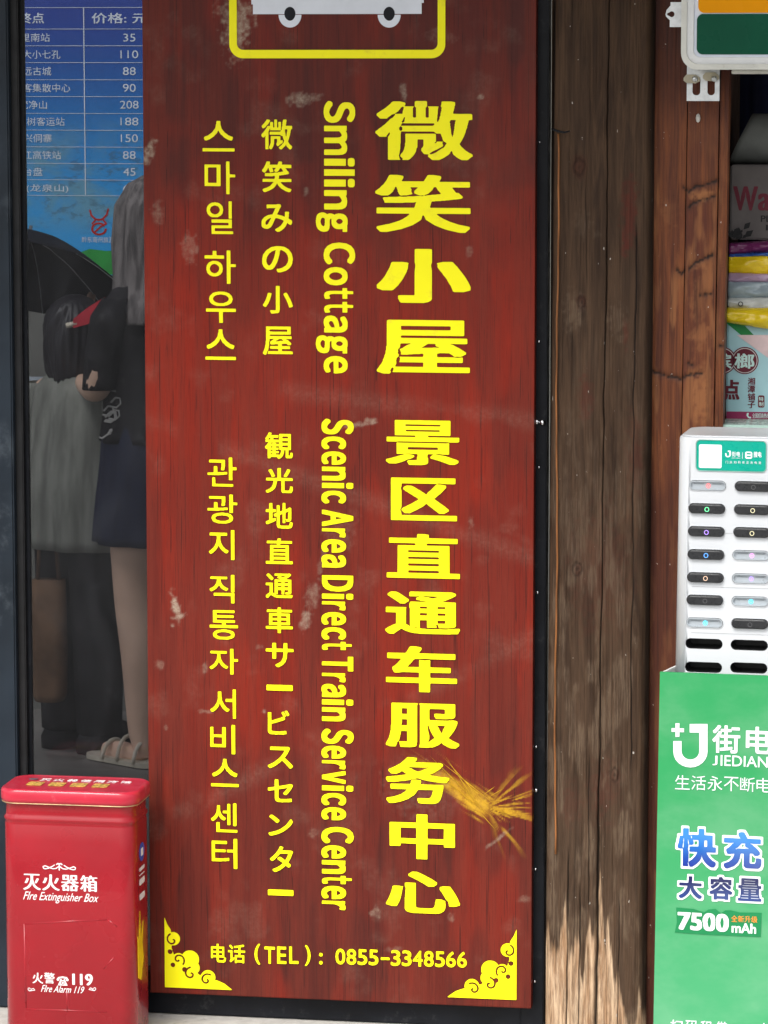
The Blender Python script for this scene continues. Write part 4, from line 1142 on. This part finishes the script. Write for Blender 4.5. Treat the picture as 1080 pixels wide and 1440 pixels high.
# logo: plus sign and hooked J
def pl2(P): return [gp.loc(*p) for p in P]
mesh('logo_plus', *plate_data([pl2([(950, 1017), (955.5, 1017), (955.5, 1024), (962, 1024.3), (962, 1029.5), (955.5, 1029.3), (955.5, 1036), (950, 1036), (950, 1029), (944.5, 1029), (944.5, 1023.8), (950, 1023.8)])], yG - .0006, yG), GW, gs)
J_ = [(970, 1018), (995, 1018), (995, 1058)] + [(971 + 24 * math.cos(R(a)), 1057 + 22 * math.sin(R(a))) for a in range(0, 181, 15)] + [(947, 1042), (958.5, 1042), (958.5, 1056)] + [(971 + 12.5 * math.cos(R(a)), 1056 + 12 * math.sin(R(a))) for a in range(180, -1, -15)] + [(983.5, 1030), (970, 1030)]
mesh('logo_hook', *plate_data([pl2(J_)], yG - .0006, yG), GW, gs)
gt_('街', 1002, 1020, 1041, 1059, dx=.026); gt_('电', 1049, 1022, 1085, 1060, dx=.026)
gt_('J', 1002, 1062.5, 1009, 1076, dx=.012, dy=.01)
gt_('IEDIAN', 1013.5, 1063, 1080, 1078, dx=.012, dy=.008)
for k, s in enumerate('生活永不断电'): gt_(s, 949.5 + k * 22.9, 1090 + k * .8, 970 + k * 22.9, 1110 + k * .8, dx=-1, dy=-1, res=90)
BLG = None
t = NT('blue gradient print'); x = t.n('ShaderNodeSeparateXYZ'); t.l(t.pos, x.inputs[0])
BL1 = print_mat('blue ink running to sky blue', (.008, .03, .27), (.004, .2, .62), gp.loc(1000, 1222)[1], gp.loc(1000, 1165)[1])
BL2 = print_mat('navy ink running to blue', (.008, .035, .22), (.01, .009, .08), gp.loc(1000, 1270)[1], gp.loc(1000, 1235)[1])
for s, b, mt_ in (('快', (953, 1165, 1007, 1219), BL1), ('充', (1018, 1170, 1071, 1222), BL1), ('大', (955, 1232, 987, 1263), BL2), ('容', (998, 1233, 1030, 1265), BL2), ('量', (1038, 1235, 1071, 1267), BL2)):
    big = b[2] - b[0] > 40; e = .075 if big else .1
    Ls, asp = ink(s, e, e, res=90, extra=.05)
    grow = 3.4 if big else 3
    o = mesh('lettering_outline', *plate_data(place(Ls, gp.box(b[0] - grow, b[1] - grow, b[2] + grow, b[3] + grow)), yG - .0006, yG), GW, gs)
    letters('lettering', s, gp, b, mt_, o, yG - .0008, .0006, dx=.042, dy=.035, res=100)
DG = M('dark green print', (.012, .21, .07), .4, var=.05)
mesh('badge', *plate_data([pl2([(951, 1276), (975, 1278), (990, 1283), (996, 1279), (1006, 1278), (1014, 1284), (1020, 1280), (1028, 1280), (1040, 1283), (1071, 1283.5), (1070, 1317.5), (990, 1314), (949, 1311), (952, 1297)])], yG - .0006, yG), DG, gs)
y2 = yG - .0008
gt_('7500', 953, 1283.5, 1025, 1308.5, y=y2, dx=.055, dy=.03, res=80)
ORP = M('orange print', (.85, .3, .05), .4)
for k, s in enumerate('全新升级'): gt_(s, 1028.5 + k * 9.4, 1287 + k * .4, 1037 + k * 9.4, 1296 + k * .4, mat=ORP, y=y2, dx=.02, dy=.01, res=60)
gt_('mAh', 1029, 1298, 1063.5, 1312, y=y2, dx=.035, dy=.02, res=80)
for k, s in enumerate('扫码租借  归还'):
    if s != ' ': gt_(s, 943 + k * 21, 1434 + k * .8, 960 + k * 21, 1451 + k * .8, dx=.02, dy=.015, res=70)

# station cabinet
stp = Plane(-.33, ROT, SX0 + .0005)
st = empty('charging_station', (SX0 + .0005, -.33, 0), ROT)
tag(st, 'white power bank charging station with two columns of slots standing in the green stand', 'charging station')
SW = M('white moulded plastic', (.56, .58, .6), .35, 0, .1, .02, 4, ((.5, .5, .49), 40, .08))
BLKP = M('black plastic', (.012, .012, .013), .35, var=.2)
cl, cr = stp.loc(995, 900)[0], stp.loc(1058.5, 900)[0]; cm = (cl + cr) / 2
zt_, zb_ = stp.loc(1000, 617)[1], shz + .001
wt = 2 * (cm - stp.loc(953, 617)[0]); wbm = 2 * (cm - stp.loc(947, 940)[0]); zq = stp.loc(947, 940)[1]
def wid(z): return wbm + (wt - wbm) * (z - zq) / (zt_ - zq)
DP = .165
prof = [(zb_, 0), (zt_ - .002, 0), (zt_ + .001, .001), (zt_ + .002, .0035)]
bm = bmesh.new()
V, Fc = loft_data([[(cm + p[0], DP / 2 + p[1], z) for p in rr(wid(z) - 2 * i, DP - 2 * i, .03, 8)] for z, i in prof])
body_o = mesh('cabinet', V, Fc, SW, st, True)
slots = []
pitch = [0] + [1] * 6
ys_l = [682.7, 715, 747.3, 779.7, 812, 843.7, 875.7, 905.3, 938.3]
ys_r = [684, 716.7, 748.7, 781, 813.7, 845.7, 877, 907.3, 939.3]
xs_l = [995, 994, 993.3, 992.7, 992, 991.3, 990.7, 990, 989.3]
xs_r = [1059.3, 1058.3, 1057.3, 1056.3, 1055.5, 1055, 1054.5, 1053.7, 1053]
sw_, sh_ = .0665, .0188
cut = []
for cx_, cy_ in list(zip(xs_l, ys_l)) + list(zip(xs_r, ys_r)):
    X, Z = stp.loc(cx_, cy_); slots.append((X, Z))
    V, Fc = loft_data([[(X + p[0], y, Z + p[1]) for p in rr(sw_, sh_, sh_ / 2, 10)] for y in (-.01, .05)]); cut.append((V, Fc))
cu = mesh('cut', *merge(*cut), None, st)
bmx = bmesh.new(); bmx.from_mesh(cu.data); bmesh.ops.recalc_face_normals(bmx, faces=bmx.faces); bmx.to_mesh(cu.data); bmx.free()
bmx = bmesh.new(); bmx.from_mesh(body_o.data); bmesh.ops.recalc_face_normals(bmx, faces=bmx.faces); bmx.to_mesh(body_o.data); bmx.free()
md = body_o.modifiers.new('b', 'BOOLEAN'); md.operation = 'DIFFERENCE'; md.solver = 'EXACT'; md.object = cu
bpy.context.view_layer.update()
nm_ = bpy.data.meshes.new_from_object(body_o.evaluated_get(bpy.context.evaluated_depsgraph_get()))
body_o.modifiers.clear(); body_o.data = nm_; body_o.data.materials.clear(); body_o.data.materials.append(SW)
COL.objects.unlink(cu); bpy.data.objects.remove(cu)
for p in body_o.data.polygons:
    p.use_smooth = abs(p.normal.z) < .5 and abs(p.normal.y) < .995 and abs(p.normal.x) < .999
# slightly dished cap on top
mesh('cap_rim', *loft_data([[(cm + p[0], DP / 2 + p[1], z) for p in rr(wid(zt_) - 2 * i, DP - 2 * i, .03 - i * .5, 8)] for z, i in ((zt_ + .0021, .0035), (zt_ + .0045, .005), (zt_ + .005, .008), (zt_ + .0035, .014))]), SW, st, True)
for y in (750, 826, 891):                   # hairline joints between the modules
    X, Z = stp.loc(1020, y)
    box('module_joint', cm - wid(Z) / 2 + .03, cm + wid(Z) / 2 - .03, -.0005, .0003, Z - .0004, Z + .0004, M('joint shadow grey', (.4, .41, .42), .6), st, 0)
for k, (X, Z) in enumerate(slots):
    box('slot_lining', X - sw_ / 2 - .001, X + sw_ / 2 + .001, .0495, .052, Z - sh_ / 2 - .001, Z + sh_ / 2 + .001, BLKP, st, 0)
    if k % 9 > 6:
        V, Fc = plate_data([rr(sw_ - .0004, sh_ - .0004, sh_ / 2 - .0002, 10, X, Z), rr(sw_ - .0022, sh_ - .0022, sh_ / 2 - .0011, 10, X, Z)], .0, .05)
        mesh('slot_sleeve', V, Fc, BLKP, st)
        continue
    V, Fc = plate_data([rr(sw_ + .0016, sh_ + .0016, sh_ / 2 + .0008, 10, X, Z), rr(sw_ - .0004, sh_ - .0004, sh_ / 2 - .0002, 10, X, Z)], -.0012, .018)
    mesh('slot_rim', V, Fc, SW, st)
# header label with a blank code square
TL = M('teal label', (.0, .33, .24), .3, var=.03)
x0, x1, z0, z1 = stp.box(979.5, 620, 1077, 662)
hl = mesh('header_label', *plate_data([rr(x1 - x0, z1 - z0, .007, 8, (x0 + x1) / 2, (z0 + z1) / 2)], -.001, -.0002), TL, st)
V, Fc = plate_data([rr(x1 - x0 + .003, z1 - z0 + .003, .008, 8, (x0 + x1) / 2, (z0 + z1) / 2), rr(x1 - x0 + .0006, z1 - z0 + .0006, .0072, 8, (x0 + x1) / 2, (z0 + z1) / 2)], -.0018, -.0002)
mesh('label_rim', V, Fc, M('dull green rim', (.25, .42, .36), .4), st)
x0, x1, z0, z1 = stp.box(983, 625, 1015, 658)
mesh('code_square', *plate_data([rr(x1 - x0, z1 - z0, .003, 5, (x0 + x1) / 2, (z0 + z1) / 2)], -.0016, -.0011), GW, hl)
def sl2_(s, x0, y0, x1, y1, **k): letters('lettering', s, stp, (x0, y0, x1, y1), GW, hl, -.0011, .0005, res=60, **k)
mesh('logo_hook', *plate_data([[stp.loc(1010 + 10 + (p[0] - 947) * .16, 633.5 + (p[1] - 1018) * .155) for p in J_]], -.0016, -.0011), GW, hl)
sl2_('街电', 1029, 635, 1041, 642, dx=.02, dy=.015); sl2_('JIEDIAN', 1029, 643.4, 1041, 645)
box('divider', stp.loc(1044, 640)[0], stp.loc(1044.6, 640)[0], -.0016, -.0011, stp.loc(1044, 645)[1], stp.loc(1044, 636)[1], GW, hl, 0)
X0, X1, Z0, Z1 = stp.box(1048, 635, 1058, 645)
mesh('bank_mark', *plate_data([rr(X1 - X0, Z1 - Z0, .003, 5, (X0 + X1) / 2, (Z0 + Z1) / 2), rr((X1 - X0) * .6, (Z1 - Z0) * .2, .0007, 4, (X0 + X1) / 2, (Z0 + Z1) / 2 + .0025), rr((X1 - X0) * .6, (Z1 - Z0) * .2, .0007, 4, (X0 + X1) / 2, (Z0 + Z1) / 2 - .0025)], -.0016, -.0011), GW, hl)
sl2_('搜电', 1060, 635, 1071, 643, dx=.03, dy=.02)
for k, s in enumerate('门店扫码借还充电宝'): sl2_(s, 1020.5 + k * 5.8, 648 + k * .1, 1024 + k * 5.8, 651.5 + k * .1)

# power banks pushed into the slots
PBK = M('black power bank shell', (.022, .023, .025), .3, 0, .2, .15, 60)
PSV = M('silver power bank shell', (.42, .46, .49), .32, .25, .1, .06)
PSD = M('silver power bank groove', (.24, .27, .29), .4, .2)
LED = {'red': emit('red indicator', (1, .12, .12), 1.2), 'green': emit('green indicator', (.15, .9, .35), 1.2), 'purple': emit('purple indicator', (.42, .25, .95), 1.1),
       'blue': emit('blue indicator', (.1, .35, 1), 1.1), 'beige': emit('beige indicator', (.75, .5, .35), .8), 'yellowish': emit('yellowish indicator', (.7, .65, .4), .8),
       'pink': emit('pink indicator', (.85, .3, .85), 1.1), 'cyan': emit('cyan indicator', (.05, .7, 1), 1.4), 'unlit': M('unlit indicator', (.1, .1, .105), .4)}
Ld = [('silver', 'red'), ('black', 'green'), ('black', 'purple'), ('black', 'blue'), ('black', 'beige'), ('black', 'unlit'), ('silver', 'cyan')]
Rd = [('black', 'unlit'), ('black', 'yellowish'), ('black', 'yellowish'), ('silver', 'pink'), ('silver', 'purple'), ('silver', 'cyan'), ('black', 'unlit')]
rows = ['top', 'second', 'third', 'fourth', 'fifth', 'sixth', 'seventh']
def bank(kind, led, X, Z, lab):
    wp = stp.o + stp.ax * X + stp.n * (.0)
    e = empty('power_bank', (wp.x, wp.y, Z), ROT); tag(e, lab, 'power bank', 'power banks in the charging station')
    w_, h_ = sw_ - .0022, sh_ - .0022
    if kind == 'black':
        prof = [(.045, 0), (-.004, 0), (-.0062, .0006), (-.0072, .002)]; m_ = PBK; ly = -.0072
    else:
        prof = [(.045, 0), (.0015, 0), (.0005, .0007)]; m_ = PSV; ly = .003
    if kind == 'black':
        mesh('shell', *loft_data([[(p[0], y, p[1]) for p in rr(w_ - 2 * i, h_ - 2 * i, h_ / 2 - i, 10)] for y, i in prof]), m_, e, True).data.polygons[-1].use_smooth = False
        mesh('face_lip', *loft_data([[(p[0], y, p[1]) for p in rr(w_ - .01, .0006, .0003, 2, 0, h_ * .3)] for y in (-.0069, -.0078)]), M('dark grey lip', (.06, .062, .066), .3), e)
    else:
        mesh('shell', *plate_data([rr(w_, h_, h_ / 2, 10), rr(w_ - .004, h_ - .004, h_ / 2 - .002, 10)], -.0015, .01), m_, e)
        mesh('face', *plate_data([rr(w_ - .0041, h_ - .0041, h_ / 2 - .0021, 10)], .003, .045), m_, e)
        for q0, q1 in ((-w_ / 2 + .008, -.006), (.008, w_ / 2 - .008)): box('groove', q0, q1, .0022, .0029, h_ * .12, h_ * .2, PSD, e, 0)
    V, Fc = plate_data([[(.0040 * math.cos(R(a)) + .001, .0042 * math.sin(R(a)) - .0008) for a in range(0, 360, 20)], [(.0030 * math.cos(R(a)) + .001, .0032 * math.sin(R(a)) - .0008) for a in range(0, 360, 20)]], ly - .0005, ly - .0001)
    r_ = mesh('indicator_ring', V, Fc, LED[led], e)
    if kind == 'silver':
        mesh('power_symbol', *plate_data([[(.0012 * math.cos(R(a)) + .001, 0.0014 * math.sin(R(a)) - .0008) for a in range(0, 360, 30)]], ly - .0004, ly - .0001), LED[led], e)
for side, ds, off in (('left', Ld, 0), ('right', Rd, 9)):
    for k, (kd, led) in enumerate(ds):
        X, Z = slots[off + k]
        lt = 'with an unlit ring' if led == 'unlit' else f'with a {led} light ring'
        bank(kd, led, X, Z, f'{kd} power bank {lt}, {rows[k]} of the {side} column')

# ------------------------------------------------------------------ shop opening behind the planks, with goods
sx = WALL.loc(1008, 400)[0] + .012
shp = empty('shop_counter', (0, 0, 0)); tag(shp, 'pale mint glass topped shop counter behind the charging station', 'counter')
MINT = M('mint glass edge', (.45, .62, .55), .25, 0, .3, .05)
ctz = Plane(.08).loc(1040, 590)[1]
box('glass_top', sx, sx + .9, -.02, .5, ctz - .012, ctz, MINT, shp, .002)
box('front_panel', sx + .01, sx + .89, 0, .012, .002, ctz - .0125, M('pale counter panel', (.6, .66, .62), .35), shp, .002)
box('base', sx + .01, sx + .89, .013, .48, .002, ctz - .0125, M('grey counter body', (.3, .3, .3), .6), shp, .002)
NV = M('navy curtain', (.012, .016, .045), .85, var=.3, scale=12, stretch=(5, 1, .5))
cv = []
n_ = 90
Vc = [(sx - .02 + 1.0 * i / n_, .56 + .012 * math.sin(i * .9) + .006 * math.sin(i * 2.3), z) for z in (.002, 2.3) for i in range(n_ + 1)]
Fc = [(i, i + 1, n_ + 2 + i, n_ + 1 + i) for i in range(n_)]
cu_ = mesh('curtain', Vc, Fc, NV, None, True); cu_.modifiers.new('s', 'SOLIDIFY').thickness = .004
tag(cu_, 'dark navy curtain hanging at the back of the shop opening', 'curtain')
box('side_board', sx - .03, sx - .006, .02, .5, .002, 2.3, DKWOOD, pw, .002)
# shelf carrying the upper goods
SH = M('grey shelf steel', (.2, .2, .2), .5)
g1 = Plane(.16); zsh = g1.loc(1050, 337)[1]
# carton with printed lettering
ct = empty('carton', (0, 0, 0)); tag(ct, 'greyish white cardboard carton with maroon lettering and dark leaf print', 'carton')
CT = M('greyish carton board', (.13, .115, .11), .8, var=.15, scale=20)
cz1 = g1.loc(1050, 232)[1]
box('carton_body', sx - .0, sx + .34, .16, .4, zsh, cz1, CT, ct, .003)
MAR = M('maroon print', (.13, .014, .026), .6)
DKP = M('dark print', (.02, .02, .02), .7)
letters('lettering', 'W', g1, (1031, 262, 1066, 296), MAR, ct, .1596, .0006, dx=.045, dy=.01)
letters('lettering', 'a', g1, (1066, 272, 1084, 296), MAR, ct, .1596, .0006, dx=.045, dy=.01)
letters('lettering', 'PL', g1, (1070, 303, 1084, 312), DKP, ct, .1596, .0006, dx=.02, dy=.01)
letters('lettering', 'I', g1, (1077, 316, 1080, 324), DKP, ct, .1596, .0006, dx=.02, dy=.01)
rs = random.Random(8); leafs = []
for k in range(26):
    x_, y_ = rs.uniform(1014, 1050), 337 - abs(rs.gauss(0, 7)); an = rs.uniform(30, 150); ln = rs.uniform(6, 17)
    p = g1.loc(x_, y_); q = g1.loc(x_ + ln * math.cos(R(an)), y_ - ln * math.sin(R(an))); m_ = ((p[0] + q[0]) / 2, (p[1] + q[1]) / 2); nx, nz = (q[1] - p[1]) * .28, -(q[0] - p[0]) * .28
    leafs.append(([(p[0], .1592 - k * .00002, p[1]), (m_[0] + nx, .1588 - k * .00002, m_[1] + nz), (q[0], .1592 - k * .00002, q[1]), (m_[0] - nx, .1588 - k * .00002, m_[1] - nz)], [(0, 1, 2, 3)]))
mesh('leaf_print', *merge(*leafs), DKP, ct)
# white cloth roll standing on the carton
RL = M('dull white cloth', (.2, .21, .195), .8, var=.2, scale=20)
q = g1.box(1038, 160, 1100, 230)
rings = []
for k in range(9):
    u = k / 8; x_ = q[0] + .1 * u
    rings.append([(x_ + .012 * math.sin((z_ := .047 * math.sin(a)) * 20) + .012 * z_ / .047, .24 + .05 * math.cos(a), cz1 + .0478 + z_ - .004 * u * 0) for a in [2 * math.pi * i / 20 for i in range(20)]])
tag(mesh('cloth_roll', *loft_data(rings), RL, None, True), 'off white rolled cloth lying on top of the printed carton', 'cloth roll')
# stacked plastic bags
def bag(name, y0s, y1s, mat, lab, Yb, dep, cat='plastic bag', seed=1, bulge=.012, grp='folded plastic bags in the shop opening'):
    """pillow of folded film: y0s / y1s = top and bottom edge in the picture at x = 1010 and 1090"""
    pl = Plane(Yb); nx, nz = 60, 14; V, Fc = [], []
    rs_ = np.random.RandomState(seed)
    for j in range(nz + 1):
        for i in range(nx + 1):
            u, v = i / nx, j / nz
            yt = y0s[0] + (y0s[1] - y0s[0]) * u + math.sin(u * 7 + seed) * .8; yb = y1s[0] + (y1s[1] - y1s[0]) * u + math.sin(u * 5 + seed * 2) * 1.2 + (y1s[2] * math.sin(u * math.pi) if len(y1s) > 2 else 0)
            x_, z_ = pl.loc(1010 + 80 * u, yt + (yb - yt) * v)
            x_ = sx + .002 + (.24) * u
            h = bulge * math.sin(math.pi * v) ** .6 + .009 * (float(fbm(np.array(u * 14. + seed), np.array(v * 4.), seed, 4)) - .5) + .003 * math.sin(u * 19 + v * 4 + seed) * math.sin(math.pi * v)
            V.append((x_, Yb - h, z_))
    n1 = len(V); V += [(a, Yb + dep, c) for a, b, c in V]
    for j in range(nz):
        for i in range(nx):
            a = j * (nx + 1) + i; Fc.append((a, a + nx + 1, a + nx + 2, a + 1)); Fc.append((a + n1, a + 1 + n1, a + nx + 2 + n1, a + nx + 1 + n1))
    ed = [i for i in range(nx)] + [j * (nx + 1) + nx for j in range(nz)] + [nz * (nx + 1) + i for i in range(nx, 0, -1)] + [j * (nx + 1) for j in range(nz, 0, -1)]
    for k in range(len(ed)):
        a, b = ed[k], ed[(k + 1) % len(ed)]; Fc.append((a, b, b + n1, a + n1))
    o = mesh(name, V, Fc, mat, None, True); return tag(o, lab, cat, grp)
def film(n, c, r=.22, coat=.4): return M(n, c, r, 0, coat, .12, 22, None, .9, 26)
bag('plastic_bag', (341, 332), (357, 349), film('purple film', (.15, .022, .1)), 'purple folded plastic bag on top of the stack', .13, .1, seed=1)
bag('plastic_bag', (356, 350), (363, 361), film('blue film', (.02, .09, .35)), 'thin blue folded plastic bag under the purple one', .125, .1, seed=2)
bag('plastic_bag', (359, 362), (385, 386), film('yellow film', (.75, .52, .01)), 'bright yellow folded plastic bag in the upper part of the stack', .12, .1, seed=3)
bag('plastic_bag', (384, 385), (396, 397), film('lilac film', (.4, .27, .38)), 'lilac folded plastic bag under the upper yellow one', .118, .1, seed=4)
bag('plastic_bag', (395, 396), (421, 416), film('grey blue film', (.3, .37, .4)), 'grey blue translucent plastic bag in the middle of the stack', .115, .1, seed=5)
bag('plastic_bag', (418, 414), (438, 434), film('white film', (.6, .62, .58)), 'white plastic bag with a small ring mark above the lower yellow bag', .112, .1, seed=6)
bag('plastic_bag', (432, 433), (452, 473, 4), film('lower yellow film', (.78, .56, .015)), 'lower yellow glossy plastic bag sagging over the pale blue pack', .085, .12, seed=7, bulge=.016)
PKT = Plane(.098)
pk = empty('snack_pack', (0, 0, 0)); tag(pk, 'pale blue snack pack with maroon round badges and Chinese lettering on the counter', 'snack pack')
PKM = M('pale blue pack film', (.36, .58, .62), .35, 0, .2, .05, 14, None, .25, 14)
X0, X1, Z0, Z1 = PKT.box(1012, 440, 1092, 588)
box('pack_body', sx + .001, sx + .25, .098, .2, ctz + .001, Z1, PKM, pk, .003)
def pp(P): return [PKT.loc(*p) for p in P]
mesh('green_stripe', *plate_data([pp([(1008, 424), (1014, 424), (1060, 471), (1042, 471), (1008, 443)])], .0968, .0976), M('green stripe print', (.01, .22, .05), .35), pk)
mesh('pink_panel', *plate_data([pp([(1036, 471), (1092, 471), (1092, 512)])], .0968, .0976), M('pale pink print', (.72, .55, .55), .35), pk)
def disc(cx_, cy_, r, y, m_, par):
    c_ = PKT.loc(cx_, cy_); k = .00139
    return mesh('badge', *plate_data([[(c_[0] + r * k * math.cos(R(a)), c_[1] + r * k * math.sin(R(a))) for a in range(0, 360, 12)]], y - .0005, y), m_, par)
for cx_ in (1016, 1047.5): disc(cx_, 507, 18.5, .0976, MAR, pk)
for cx_ in (1016, 1047.5): disc(cx_, 507, 17, .0969, M('pale ring print', (.65, .6, .58), .4), pk)
for cx_ in (1016, 1047.5): disc(cx_, 507, 16, .0962, MAR, pk)
MNT = M('mint print', (.55, .75, .7), .4)
letters('lettering', '槟', PKT, (1006, 497, 1029, 518), MNT, pk, .0955, .0005, dx=.03, dy=.02); letters('lettering', '榔', PKT, (1033, 497, 1061, 518), MNT, pk, .0955, .0005, dx=.035, dy=.02)
letters('lettering', '点', PKT, (1018, 534, 1040, 562), MAR, pk, .0972, .0005, dx=.06, dy=.03)
for k, s in enumerate('湘潭铺子'): letters('lettering', s, PKT, (1051.5, 531 + k * 11, 1062, 541 + k * 11), MAR, pk, .0972, .0005, dx=.03, dy=.02, res=70)
X0, X1, Z0, Z1 = PKT.box(1066, 556, 1075, 573)
stb = mesh('stamp', *plate_data([rr(X1 - X0, Z1 - Z0, .003, 5, (X0 + X1) / 2, (Z0 + Z1) / 2)], .0966, .0974), MAR, pk)
for k, s in enumerate('特制'): letters('lettering', s, PKT, (1067.3, 558 + k * 7.2, 1073.7, 564 + k * 7.2), MNT, stb, .0965, .0004, dx=.02, dy=.01, res=60)
bx_ = PKT.box(1012, 579, 1092, 589.5)
mesh('maroon_band', *plate_data([[(sx + .002, bx_[2]), (sx + .249, bx_[2]), (sx + .249, bx_[3]), (sx + .002, bx_[3])]], .0968, .0976), M('maroon band print', (.25, .02, .08), .4), pk)
letters('lettering', '全国招商热线', PKT, (1058, 581, 1082, 588), MNT, pk, .0967, .0004, dx=.02, dy=.01, res=60)
mesh('phone_mark', *plate_data([[PKT.loc(1052 + a, 584.5 + b) for a, b in ((-1, -4), (1, -4), (1, -2), (0, -1), (1, 1), (3, 2), (4, 1), (4.5, 3), (3, 4), (0, 3), (-2, 0), (-2, -3))]], .0963, .0967), MNT, pk)
wp_ = Plane(.0985)
letters('ring_mark', 'O', wp_, (1038, 424, 1045, 431), DKP, [o for o in bpy.data.objects if o.get('label', '').startswith('white plastic bag')][0], .0985, .0006, dx=.01, dy=.01)
